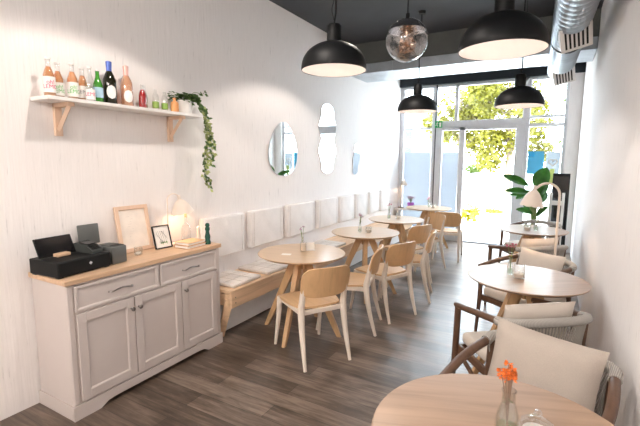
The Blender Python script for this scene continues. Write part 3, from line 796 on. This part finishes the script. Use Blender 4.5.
arm_lamp('table_lamp', 'cream table lamp with bell shade lit behind the books', 'lamp', (.10, 2.285, TZ), .425, .11, .045, .090, .115, .06, R(-12), .0055, tilt=12)
gb = thing('glass_bottle', 'clear glass bottle under the lit table lamp', 'bottle', (.12, 2.455, TZ))
MB().lathe([(0, .003), (.036, 0), (.039, .005), (.039, .115), (.030, .145), (.013, .165), (.012, .21), (.015, .212), (.015, .222), (.010, .222)], 28).build('glass_body', M['vase'], gb)
MB().lathe([(.009, .215), (.010, .235), (.012, .245), (0, .25)], 14).build('cork', M['oak'], gb)
pm = thing('pepper_mill', 'dark green lacquered pepper mill at the sideboard end', 'pepper mill', (.335, 2.49, TZ))
MB().lathe([(0, 0), (.022, 0), (.023, .006), (.023, .02), (.018, .03), (.021, .055), (.015, .08), (.013, .095), (.018, .105), (.018, .109), (0, .109)], 28).build('mill_body', M['pepper'], pm)
MB().lathe([(0, .110), (.017, .110), (.019, .118), (.013, .124), (.018, .138), (.012, .152), (0, .155)], 28).build('mill_head', M['pepper'], pm)
pm.scale = (1.1, 1.1, 1.17)
pm2 = thing('salt_mill', 'pale salt mill standing behind the dark green pepper mill', 'pepper mill', (.22, 2.50, TZ))
MB().lathe([(0, 0), (.020, 0), (.021, .006), (.017, .03), (.019, .055), (.013, .09), (.017, .10), (0, .102)], 24).build('mill_body', M['leg'], pm2)
MB().lathe([(0, .103), (.016, .103), (.017, .112), (.012, .118), (.016, .132), (0, .146)], 24).build('mill_head', M['leg'], pm2)

# ------------------------------------------------------------------ round tables
def round_table(label, loc, rz, top=M['oakt'], lg=M['legt'], group='round cafe tables'):
    t = thing('round_table', label, 'table', loc, rz, group)
    r = .40
    MB().lathe([(0, .726), (r - .03, .726), (r - .004, .741), (r, .746), (r - .003, .75), (0, .75)], 72).build('tabletop', top, t, angle=25)
    MB().box((0, 0, .712), (.22, .22, .026), .01, 2).box((0, 0, .66), (.085, .085, .12), .01, 1).build('hub', lg, t, smooth=False)
    for k in range(4):
        a = PI / 2 * k; ca, sa = math.cos(a), math.sin(a)
        b = MB()
        # board-like tapered leg from the hub to the foot
        n_ = 8; prev = None; vs = []
        for i in range(n_ + 1):
            q = i / n_; rr = lerp(.055, .372, q ** 1.05); z = lerp(.705, 0, q)
            hw = lerp(.058, .028, q) ; ht = lerp(.024, .017, q)
            ring = []
            for u, v in ((-1, -1), (1, -1), (1, 1), (-1, 1)):
                x = rr + u * hw * .72; y = v * ht
                ring.append(b.bm.verts.new((x * ca - y * sa, x * sa + y * ca, z)))
            if prev:
                for m_ in range(4): b.bm.faces.new((prev[m_], prev[(m_ + 1) % 4], ring[(m_ + 1) % 4], ring[m_]))
            else: b.bm.faces.new(ring)
            prev = ring
        b.bm.faces.new(prev[::-1])
        bmesh.ops.bevel(b.bm, geom=[e for e in b.bm.edges if abs(e.verts[0].co.z - e.verts[1].co.z) > .01], offset=.006, segments=2, affect='EDGES')
        b.build('leg', lg, t, smooth=False)
    return t
T = [(.87, 3.126), (.937, 4.439), (.894, 5.665), (.91, 7.376)]
tl = ['round oak table nearest the sideboard, at the bench', 'second round oak table along the bench from the sideboard', 'third round oak table along the bench from the sideboard', 'last round oak table by the frosted shop window']
tab0 = round_table(tl[0], (*T[0], 0), R(8))
for k, rz in ((1, 26), (2, 52), (3, 30)): dup(tab0, (*T[k], 0), R(rz), tl[k])
TR = [(2.757, 1.27), (2.71, 3.261), (2.647, 5.683)]
trl = ['round oak table in the lower right corner, with orange flowers', 'middle round oak table among the armchairs at right wall', 'far round oak table by the right wall before the leafy plant']
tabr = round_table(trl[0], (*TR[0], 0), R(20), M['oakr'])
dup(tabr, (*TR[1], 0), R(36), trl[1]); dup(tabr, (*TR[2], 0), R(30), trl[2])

# ------------------------------------------------------------------ cafe chairs
def cafe_chair(label, loc, rz):
    t = thing('cafe_chair', label, 'chair', loc, rz, 'plywood cafe chairs at the bench tables')
    # seat: rounded trapezoid, slightly dished
    def seat(u, v):
        a = 2 * u - 1; b = 2 * v - 1
        x = a * math.sqrt(1 - .5 * b ** 2 * .62) ; y = b * math.sqrt(1 - .5 * a ** 2 * .42)
        wid = lerp(.205, .235, v)
        return (x * wid, .03 + y * .215, .462 - .012 * (1 - a * a) * (1 - b * b) - .012 * max(0, b) ** 3)
    MB().sheet(seat, 18, 18, .016).build('seat', M['seatw'], t, angle=50)
    def back(u, v):
        a = 2 * u - 1; b = 2 * v - 1
        x = a * (1 - .22 * abs(b) ** 4.5); z = b * (1 - .10 * abs(a) ** 5)
        return (x * .215, -.215 - .055 * (1 - x * x) - .022 * (b + 1), .672 + z * .118)
    MB().sheet(back, 22, 14, .013).build('backrest', M['backw'], t, angle=50)
    for s in (-1, 1):
        p = arc([(s * .200, -.285, 0), (s * .193, -.225, .22), (s * .188, -.190, .43), (s * .186, -.200, .52), (s * .184, -.225, .64), (s * .182, -.246, .725)], 4)
        l = MB().tube(p, rad_interp([.0135, .021, .0275, .024, .018, .012], len(p)), 12).build('leg', M['leg'], t)
        MB().lathe([(0, -.001), (.012, -.001), (.012, .006), (0, .006)], 10, c=(s * .200, -.285, 0)).build('foot_cap', M['black'], l)
        p = [(s * .215, .265, 0), (s * .202, .225, .25), (s * .195, .205, .44)]
        l = MB().tube(p, [.0125, .020, .026], 12).build('leg', M['leg'], t)
        MB().lathe([(0, -.001), (.011, -.001), (.011, .006), (0, .006)], 10, c=(s * .215, .265, 0)).build('foot_cap', M['black'], l)
    f = MB()
    for s in (-1, 1): f.box((s * .188, .005, .424), (.020, .39, .036), .003, 1)
    f.box((0, .200, .424), (.37, .020, .036), .003, 1).box((0, -.188, .424), (.37, .020, .036), .003, 1)
    f.build('seat_frame', M['leg'], t, smooth=False)
    return t
def chair_at(rear_mid, f):
    l = math.hypot(*f); fx, fy = f[0] / l, f[1] / l
    return (rear_mid[0] + fx * .285, rear_mid[1] + fy * .285, 0), facing(fx, fy)
CH = [('plywood cafe chair in front, at the table nearest the sideboard', (1.407, 2.659), (-.85, .53)),
      ('plywood cafe chair seen edge-on behind the front chair', (1.47, 3.55), (-.97, -.24)),
      ('plywood cafe chair with back to the aisle at the second bench table', (1.61, 3.868), (-.923, .384)),
      ('plywood cafe chair seen edge-on at the far side of second bench table', (1.68, 4.68), (-.98, -.20)),
      ('plywood cafe chair with back to the aisle at the third bench table', (1.455, 5.06), (-.90, .43)),
      ('plywood cafe chair turned towards the camera, beyond the third bench table', (1.367, 6.235), (-.62, -.78)),
      ('plywood cafe chair nearest the glass door, at the last bench table', (1.42, 6.56), (-.12, .99))]
ch0 = None
for lb, m_, f in CH:
    loc, rz = chair_at(m_, f)
    if ch0 is None: ch0 = cafe_chair(lb, loc, rz)
    else: dup(ch0, loc, rz, lb)

# ------------------------------------------------------------------ armchairs
def armchair(label, loc, rz):
    t = thing('armchair', label, 'armchair', loc, rz, 'rope back armchairs at the right wall')
    bp = arc([(-.262, -.17, .715), (-.245, -.235, .728), (-.15, -.285, .738), (0, -.300, .742), (.15, -.285, .738), (.245, -.235, .728), (.262, -.17, .715)], 8)
    MB().tube(bp, .0255, 14).build('back_rail', M['rope'], t)
    for s in (-1, 1):
        p = arc([(s * .262, -.165, .715), (s * .278, -.05, .704), (s * .287, .08, .685), (s * .282, .225, .662), (s * .278, .262, .657)], 6)
        MB().tube(p, rad_interp([.021, .021, .020, .020, .017], len(p)), 14).build('armrest', M['walnut'], t)
        MB().tube([(s * .278, .235, .658), (s * .283, .235, .36), (s * .292, .255, 0)], [.021, .022, .014], 12, .8).build('leg', M['walnut'], t)
        p = arc([(s * .25, -.215, .712), (s * .248, -.20, .48), (s * .25, -.225, .34), (s * .27, -.33, 0)], 5)
        MB().tube(p, rad_interp([.019, .023, .023, .014], len(p)), 12, .8).build('leg', M['walnut'], t)
        MB().box((s * .262, .01, .372), (.024, .46, .05), .004, 1).build('side_rail', M['walnut'], t, smooth=False)
        MB().tube([(s * .266, .215, .345), (s * .262, -.24, .17)], .014, 8).build('brace', M['walnut'], t)
    MB().box((0, .225, .372), (.53, .024, .05), .004, 1).box((0, -.205, .372), (.50, .024, .05), .004, 1).build('cross_rail', M['walnut'], t, smooth=False)
    w = MB()
    for k in range(2, len(bp) - 2):
        for e in (0,):
            a = Vector(bp[k]).lerp(Vector(bp[min(k + 1, len(bp) - 1)]), e); q = (k + e) / (len(bp) - 1) * 2 - 1
            foot = Vector((q * .238, -.215 + .0 * q, .395))
            w.tube([a, (a + foot) / 2 + Vector((0, -.012, 0)), foot], .0038, 6)
    w.build('rope_webbing', M['ropedark'], t)
    MB().box((0, .015, .437), (.485, .46, .078), .026, 3).build('seat_cushion', M['cream'], t)
    return t
def arm_at(mid, f):
    l = math.hypot(*f); fx, fy = f[0] / l, f[1] / l
    return (mid[0] + fx * .21, mid[1] + fy * .21, 0), facing(fx, fy)
AC = [('nearest walnut armchair with big cushion, tucked behind the lower right table', (2.862, 2.045), (-.26, -.965)),
      ('walnut rope back armchair with its back to the big cushioned chair', (2.846, 2.505), (-.62, .78)),
      ('walnut armchair beyond the middle right table, facing the camera', (2.82, 4.03), (-.61, -.79)),
      ('walnut armchair with its back to the floor lamp, at the far right table', (2.79, 4.62), (-.66, .75)),
      ('walnut armchair behind the far right table by the leafy plant', (2.74, 6.42), (-.55, -.83))]
ac0 = None; ACL = []
for lb, m_, f in AC:
    loc, rz = arm_at(m_, f)
    if ac0 is None: ac0 = armchair(lb, loc, rz)
    else: dup(ac0, loc, rz, lb)
    ACL.append((loc, rz))
def back_cushion(label, k, w, h, th, yo, zo, tilt, roll=0, mat=None):
    loc, rz = ACL[k]
    o = thing('throw_cushion', label, 'cushion', (loc[0] - math.sin(rz) * yo, loc[1] + math.cos(rz) * yo, zo), rz, 'cushions on the armchairs')
    mt = Matrix.Rotation(R(90 - tilt), 4, 'X') @ Matrix.Rotation(R(roll), 4, 'Z')
    MB().pillow(w, h, th, 18, mt).build('cover', mat or M['cream'], o)
    return o
back_cushion('big greige square cushion in the nearest armchair', 0, .45, .38, .13, -.130, .650, -16, 3, M['pillow'])
back_cushion('cream cushion in the armchair turned away from the camera', 1, .44, .34, .12, -.130, .640, -14)
back_cushion('cream cushion in the armchair beyond the middle right table', 2, .44, .35, .12, -.130, .640, -14)
back_cushion('cream cushion in the armchair before the floor lamp', 3, .44, .36, .12, -.130, .650, -14)

# ------------------------------------------------------------------ lamps right / window
arm_lamp('floor_lamp', 'cream floor lamp with arched pole and bell shade by the right wall', 'lamp', (2.895, 4.30, 0), 1.39, .205, .055, .100, .155, .13, R(92), .011, tilt=6, bulb=emis('floor_lamp_bulb', (1.0, .68, .40), 110))
arm_lamp('table_lamp', 'small lit lamp on the ledge in the window corner', 'lamp', (.13, 8.16, .6205), .60, .05, .03, .075, .10, .06, R(-60), .006, base_mat=M['greyd'])

# ------------------------------------------------------------------ vases and small things on tables
def flowers(parent, h0, spread, nst, petal, size, z_top, seed, dense=6, stemm=None):
    rnd = random.Random(seed); st = MB(); fl = MB(); lv = MB()
    for k in range(nst):
        a = rnd.uniform(0, 2 * PI); rr = rnd.uniform(.2, 1) * spread; zt = z_top * rnd.uniform(.82, 1)
        tip = Vector((rr * math.cos(a), rr * math.sin(a), zt))
        st.tube(arc([(0, 0, h0), (tip.x * .3, tip.y * .3, lerp(h0, zt, .55)), tip], 4), .0016, 5)
        for q in range(dense):
            d = Vector((rnd.uniform(-1, 1), rnd.uniform(-1, 1), rnd.uniform(-.3, 1)))
            fl.leaf(tip + d * size * .35, d, (rnd.uniform(-1, 1), rnd.uniform(-1, 1), .6), size, size * .7)
        m = Vector((tip.x * .4, tip.y * .4, lerp(h0, zt, .6)))
        lv.leaf(m, (math.cos(a + 1), math.sin(a + 1), .4), (0, 0, 1), size * 1.1, size * .45)
    st.build('stem', stemm or M['stemg'], parent); fl.build('blossom', petal, parent, smooth=False); lv.build('leaf', M['ivy'], parent, smooth=False)
def vase(label, x, y, z, h, r, neck, petal, size, ztop, nst, seed, spread=.035, cat='vase', group='flower vases on the tables', dense=6, water=True, stemm=None):
    t = thing('flower_vase', label, cat, (x, y, z), 0, group)
    MB().lathe([(0, .006), (r * .92, 0), (r, .006), (r, h * .42), (r * .9, h * .55), (neck, h * .78), (neck * .95, h * .92), (neck * 1.12, h), (neck * .9, h), (neck * .8, h * .80), (r * .82, h * .54), (r * .9, h * .42), (r * .9, .012), (0, .012)], 28).build('glass', M['vase'], t)
    if water: MB().lathe([(0, .013), (r * .88, .013), (r * .88, h * .34), (0, h * .34)], 24).build('water', thin_glass('water_%d' % seed, (.84, .93, .86), .1, .01, .3), t)
    flowers(t, .02, spread, nst, petal, size, ztop, seed, dense, stemm)
    return t
def votive(label, x, y, z, r=.035, h=.085, fill=.55, name='votive_candle'):
    t = thing(name, label, 'candle', (x, y, z), 0, 'candle glasses on the tables')
    MB().lathe([(0, .003), (r * .94, 0), (r, .004), (r, h), (r * .93, h), (r * .92, .008), (0, .008)], 28).build('glass', M['vase'], t)
    c = MB().lathe([(0, .009), (r * .88, .009), (r * .88, h * fill), (0, h * fill)], 24).build('wax', M['wax'], t)
    MB().tube([(0, 0, h * fill), (.001, 0, h * fill + .012)], .0012, 5).build('wick', M['black'], c)
    return t
z = .7505
# lower right table
vase('glass bottle vase with orange flowers on the lower right table', 2.762, 1.262, z, .17, .034, .019, M['orange'], .012, .235, 13, 12, .036, dense=20, stemm=M['twig'])
sg = thing('sugar_bowl', 'lidded cut glass sugar bowl on the lower right table', 'bowl', (2.84, 1.325, z))
MB().lathe([(0, .004), (.036, 0), (.045, .012), (.050, .038), (.048, .042), (.046, .040), (.040, .014), (0, .010)], 18).build('bowl', M['vase'], sg, smooth=False)
MB().lathe([(.050, .043), (.046, .055), (.026, .068), (.009, .072), (.008, .078), (.013, .086), (.010, .094), (0, .096)], 18).build('lid', M['vase'], sg, smooth=False)
MB().lathe([(0, .012), (.036, .013), (.040, .030), (0, .034)], 16).build('sugar', M['paper'], sg)
# middle right table
vase('slim glass vase with pink flower on the middle right table', 2.60, 3.29, z, .13, .022, .012, M['pink'], .02, .235, 3, 4, .045, dense=10)
votive('glass candle on the middle right table beside the slim vase', 2.665, 3.225, z, .040, .095, .35)
# far right table
votive('glass candle on the far right table', 2.60, 5.55, z, .04, .085, .5)
vase('clear glass vase with green sprig on the far right table', 2.69, 5.62, z, .12, .028, .014, M['leaf'], .025, .16, 4, 5, .04)
# bench tables
vase('slim vase with dried twigs on the table nearest the sideboard', .82, 3.22, z, .125, .022, .012, M['mauve'], .012, .215, 4, 6, .045, water=False)
votive('glass candle beside dried twigs on the table nearest sideboard', .865, 3.165, z, .028, .085, .9)
mc = thing('card_holder', 'white menu card holder on the table nearest the sideboard', 'card holder', (.895, 3.235, z), R(35))
MB().box((0, 0, .004), (.09, .045, .008), .002, 1).build('base', M['white'], mc, smooth=False)
MB().box((0, 0, .04), (.085, .006, .066), .001, 1).build('card', M['paper'], mc, smooth=False)
tag(MB().box((0, 0, .0012), (.085, .055, .002), mat=Matrix.Translation((.80, 2.98, z)) @ Matrix.Rotation(R(20), 4, 'Z')).build('paper_card', M['paper'], smooth=False), 'small white paper card lying on the table nearest the sideboard', 'card')
vase('slim vase with mauve flowers on the second bench table', .90, 4.36, z, .12, .022, .012, M['mauve'], .018, .225, 5, 7, .04)
votive('glass candle on the second bench table', .985, 4.42, z, .036, .065, .5)
vase('slim blue tinted vase with pink sprig on the third bench table', .80, 5.62, z, .14, .024, .014, M['pink'], .018, .24, 4, 8, .06)
votive('glass candle on the third bench table', .92, 5.70, z, .036, .09, .4)
vase('vase with small pink flowers on the last bench table', .90, 7.42, z, .11, .024, .014, M['pink'], .022, .18, 5, 9, .06)
votive('glass candle on the last bench table', 1.00, 7.36, z, .036, .08, .4)
pp = thing('potted_heather', 'small heather in a purple pot on the window ledge', 'plant', (.33, 8.19, .6205))
MB().lathe([(0, 0), (.055, 0), (.07, .10), (.073, .115), (.066, .115), (.062, .095), (0, .095)], 24).build('pot', M['purple'], pp)
flowers(pp, .09, .09, 34, M['mauve'], .02, .24, 11, 4)
# small card between things handled above

# plant by the window
bp_ = thing('leafy_plant', 'tall leafy plant in a white pot by the right shop window', 'plant', (2.62, 7.35, 0))
MB().lathe([(0, 0), (.13, 0), (.14, .01), (.17, .42), (.175, .45), (.16, .45), (.155, .40), (0, .40)], 36).build('planter', M['white'], bp_)
tag(MB().lathe([(0, .401), (.153, .401)], 24).lathe([(0, .40), (.153, .40)], 24).build('soil', M['bark'], bp_), 'brown potting soil')
def big_leaf(b, base, tip, width, up, droop=.08):
    base, tip, up = Vector(base), Vector(tip), Vector(up).normalized(); d = tip - base; sd = d.cross(up).normalized(); nn = sd.cross(d).normalized()
    def fn(u, v):
        w = width * (math.sin(PI * min(1, v * .96 + .02)) ** .75); a = 2 * u - 1
        return base + d * v + sd * (a * w / 2) + nn * (-.18 * abs(a) * w * -1 - droop * d.length * v * v * 1.2)
    b.sheet(fn, 6, 12, .0012)
LV = [((-.50, .05, 1.38), (-.12, .0, 1.20), .15), ((-.44, -.10, 1.14), (-.08, -.03, 1.08), .15), ((.10, .05, 1.50), (.02, .03, 1.14), .27), ((-.30, .0, 1.00), (-.05, .0, 1.10), .17), ((.14, -.05, 1.30), (.03, .0, 1.05), .22),
      ((-.12, -.12, .92), (-.01, 0, 1.14), .15), ((.12, .12, 1.12), (.02, .02, .90), .20), ((.05, -.18, .98), (.01, -.02, .86), .16), ((-.26, -.12, .84), (-.03, -.02, .76), .13),
      ((.16, -.16, .90), (.02, -.02, .72), .15), ((-.18, .16, .95), (-.02, .02, .78), .15), ((-.42, .1, 1.05), (-.14, .02, 1.04), .08)]
sm = MB(); lf_ = MB()
for tip, base, wd in LV:
    sm.tube(arc([(base[0] * .2, base[1] * .2, .39), (base[0] * .45, base[1] * .45, lerp(.4, base[2], .6)), base], 5), .008, 6)
    lf_.bm.verts.ensure_lookup_table(); big_leaf(lf_, base, tip, wd, (-.15, -.7, .75))
sm.build('stem', M['stemg'], bp_); lf_.build('foliage', M['leaf'], bp_, angle=80)

# black display panel + white board + lime board
kd = thing('display_kiosk', 'tall black panel display standing against the right wall', 'display', (2.95, 7.62, 0), R(-4))
MB().box((0, 0, .72), (.24, .07, 1.36), .006, 1).build('housing', M['blackm'], kd, smooth=False)
MB().box((0, -.0365, .78), (.21, .003, 1.15)).build('screen', M['screen'], kd, smooth=False)
MB().box((0, 0, .02), (.26, .30, .04), .006, 1).build('base', M['greyd'], kd, smooth=False)
wb = thing('folding_stand', 'white folded wooden stand leaning before the black panel', 'stand', (2.90, 7.30, 0), R(-8))
for s in (-1, 1): MB().box((s * .085, 0, .55), (.035, .045, 1.12), .004, 1, mat=Matrix.Rotation(R(-3), 4, 'X')).build('upright', M['white'], wb, smooth=False)
for z_ in (.30, .62, .95): MB().box((0, 0, z_), (.15, .03, .07), .004, 1, mat=Matrix.Rotation(R(-3), 4, 'X')).build('crossbar', M['white'], wb, smooth=False)
lbd = tag(MB().box((2.81, YB - .06, 1.33), (.07, .012, .26), .002, 1).build('lime_sign', M['lime'], smooth=False), 'narrow lime green sign board on the right shop window', 'sign')

# ------------------------------------------------------------------ outside
def ext(name, mb, mat, label, cat='ground'): return tag(mb.build(name, mat, smooth=False), label, cat, kind='structure')
ext('outside_pavement', MB().box((0, 12.8, -.08), (44, 8.7, .10)), M['pave'], 'pale paved terrace outside the glass door')
ext('outside_road', MB().box((0, 38, -.10), (90, 41.7, .10)), M['road'], 'pale road beyond the terrace')
ext('outside_kerb', MB().box((0, 17.3, -.02), (44, .22, .12)), M['kerb'], 'dark kerb line between terrace and road')
def bush(name, label, x, y, s, n, mat, zc, lsize, cat='plant', seed=0, flat=1.0):
    rnd = random.Random(seed); b = MB()
    for k in range(n):
        d = Vector((rnd.gauss(0, 1), rnd.gauss(0, 1), rnd.gauss(0, 1))).normalized() * rnd.uniform(.45, 1)
        b.leaf((d.x * s, d.y * s, zc + d.z * s * flat), (rnd.uniform(-1, 1), rnd.uniform(-1, 1), rnd.uniform(-.6, .6)), (d.x, d.y, d.z + .3), lsize * rnd.uniform(.7, 1.3), lsize * .6)
    t = thing(name, label, cat, (x, y, -.03))
    b.build('foliage', mat, t, smooth=False); return t
def tree(label, x, y, h, s, mat, seed, n=2600, ls=.34):
    rnd = random.Random(seed)
    t = thing('street_tree', label, 'tree', (x, y, -.05), 0, 'trees across the road')
    tr = MB(); tr.tube(arc([(0, 0, 0), (.1, 0, h * .3), (-.05, .1, h * .6), (0, 0, h * .9)], 4), rad_interp([.22, .17, .12, .05], 13), 8)
    for k in range(7):
        a = k * 2.4; z0 = h * (.35 + .07 * k)
        tr.tube([(0, 0, z0), (math.cos(a) * s * .4, math.sin(a) * s * .4, z0 + s * .35), (math.cos(a) * s * .75, math.sin(a) * s * .75, z0 + s * .5)], [.08, .05, .02], 6)
    tr.build('trunk', M['bark'], t)
    b = MB(); cl = [(Vector((rnd.uniform(-.7, .7) * s, rnd.uniform(-.7, .7) * s, h * rnd.uniform(.27, 1.0))), rnd.uniform(.3, .55) * s) for _ in range(16)]
    for k in range(n):
        c, r_ = cl[k % len(cl)]
        d = Vector((rnd.gauss(0, 1), rnd.gauss(0, 1), rnd.gauss(0, 1))).normalized() * r_ * rnd.uniform(.5, 1)
        b.leaf(c + d, (rnd.uniform(-1, 1), rnd.uniform(-1, 1), rnd.uniform(-.8, .4)), (d.x, d.y, d.z + .2), ls * rnd.uniform(.6, 1.2), ls * .6)
    b.build('crown', mat, t, smooth=False); return t
tree('yellow green tree seen through the open glass door', .8, 22.5, 6.0, 2.0, M['treeleaf'], 1, 4200, .28)
tree('yellow green tree seen left in the transom glass', -2.4, 27, 6.6, 2.1, M['treeleaf'], 2, 3600, .34)
tree('green tree seen through the right shop window', 4.2, 22, 4.9, 1.5, M['treeleaf2'], 3)
bush('road_hedge', 'low pale hedge across the road seen through the door', -6.5, 58, 1.5, 700, M['treeleaf2'], .62, .3, 'hedge', 21, .6)
bush('road_hedge', 'low pale hedge across the road right of the door view', -1.0, 58, 1.5, 700, M['treeleaf2'], .62, .3, 'hedge', 22, .6)
bush('yellow_shrub', 'small yellow leafed shrub outside beside the door jamb', .95, 11.6, .20, 60, M['yellow'], .22, .22, 'shrub', 23)
bush('yellow_groundcover', 'yellow ground cover patch on the terrace', 1.30, 13.9, .30, 110, M['yellow'], .05, .14, 'shrub', 24, .15)
bd = thing('pale_building', 'pale building with blue windows seen through the left shop window', 'building', (-12.2, 44, 0))
MB().box((0, 0, 3.6), (7.6, 5, 7.3)).build('wall', M['facade'], bd, smooth=False)
MB().box((0, 0, 7.35), (8.0, 5.4, .25)).build('roof', M['kerb'], bd, smooth=False)
for x in (-2.6, -.6, 1.5):
    for z_ in (1.3, 2.5, 4.3): MB().box((x, -2.52, z_), (1.5, .06, .9 if z_ > 2 else .6)).build('window', M['fwin'], bd, smooth=False)
bb = thing('blue_building', 'light blue building seen through the top of right shop window', 'building', (7.6, 44, 0))
MB().box((0, 0, 4.2), (7.2, 5, 8.4)).build('wall', M['fblue'], bb, smooth=False)
for x in (-2.2, 0, 2.2):
    for z_ in (1.5, 4.0): MB().box((x, -2.52, z_), (1.2, .06, 1.1)).build('window', M['fwin'], bb, smooth=False)

# ------------------------------------------------------------------ light
wd = bpy.data.worlds.new('sky'); S.world = wd; wd.use_nodes = True
bg = wd.node_tree.nodes['Background']; bg.inputs['Color'].default_value = (.80, .90, 1.0, 1); bg.inputs['Strength'].default_value = 11.5
def light(kind, name, loc, energy, color=(1, 1, 1), **k):
    l = bpy.data.lights.new(name, kind); l.energy = energy; l.color = color
    for a, v in k.items(): setattr(l, a, v)
    o = bpy.data.objects.new(name, l); COL.objects.link(o); o.location = loc; return o
sun = light('SUN', 'sun', (0, 0, 12), 6.0, (1, .95, .86), angle=R(1)); sun.rotation_euler = (R(42), 0, R(-25))
# the daylight opening: a portal only guides sampling
po = light('AREA', 'window_portal', (W / 2, YB + .12, 1.53), 1, shape='RECTANGLE', size=2.95, size_y=3.0)
po.data.cycles.is_portal = True; po.rotation_euler = (R(-90), 0, 0)
# downlights of the ceiling row; the one behind the camera is added fill
for k, (y, e) in enumerate(((-.8, 60), (1.6, 50), (3.9, 46))):
    light('SPOT', 'downlight', (1.25, y, 3.20), e, (1.0, .90, .81), spot_size=R(118), spot_blend=.12, shadow_soft_size=.06)

for x, y in ((.9, -1.5), (2.3, -1.5)):  # unseen point lights added behind the camera to lift the ambient light
    light('POINT', 'added_fill_light', (x, y, 2.75), 62, (1.0, .93, .86), shadow_soft_size=.16)

# ------------------------------------------------------------------ camera (solved from the photograph's vanishing points)
cam = bpy.data.cameras.new('camera'); co = bpy.data.objects.new('camera', cam); COL.objects.link(co)
cam.sensor_width = 36; cam.lens = 409.803 / 640 * 36; cam.clip_start = .02; cam.clip_end = 300
yw, pt, rl = R(29.519), R(7.358), R(.345)
fw = Vector((-math.sin(yw) * math.cos(pt), math.cos(yw) * math.cos(pt), -math.sin(pt)))
rt = Vector((math.cos(yw), math.sin(yw), 0)); up = rt.cross(fw)
rt2 = rt * math.cos(rl) + up * math.sin(rl); up2 = up * math.cos(rl) - rt * math.sin(rl)
co.matrix_world = Matrix(((rt2.x, up2.x, -fw.x, 2.831), (rt2.y, up2.y, -fw.y, 0), (rt2.z, up2.z, -fw.z, 1.59), (0, 0, 0, 1)))
S.camera = co
S.view_settings.view_transform = 'Standard'; S.view_settings.look = 'None'; S.view_settings.gamma = 1
S.view_settings.use_curve_mapping = False
S.view_settings.exposure = 0.76
S.cycles.diffuse_bounces = 8; S.cycles.max_bounces = 16; S.cycles.transparent_max_bounces = 16
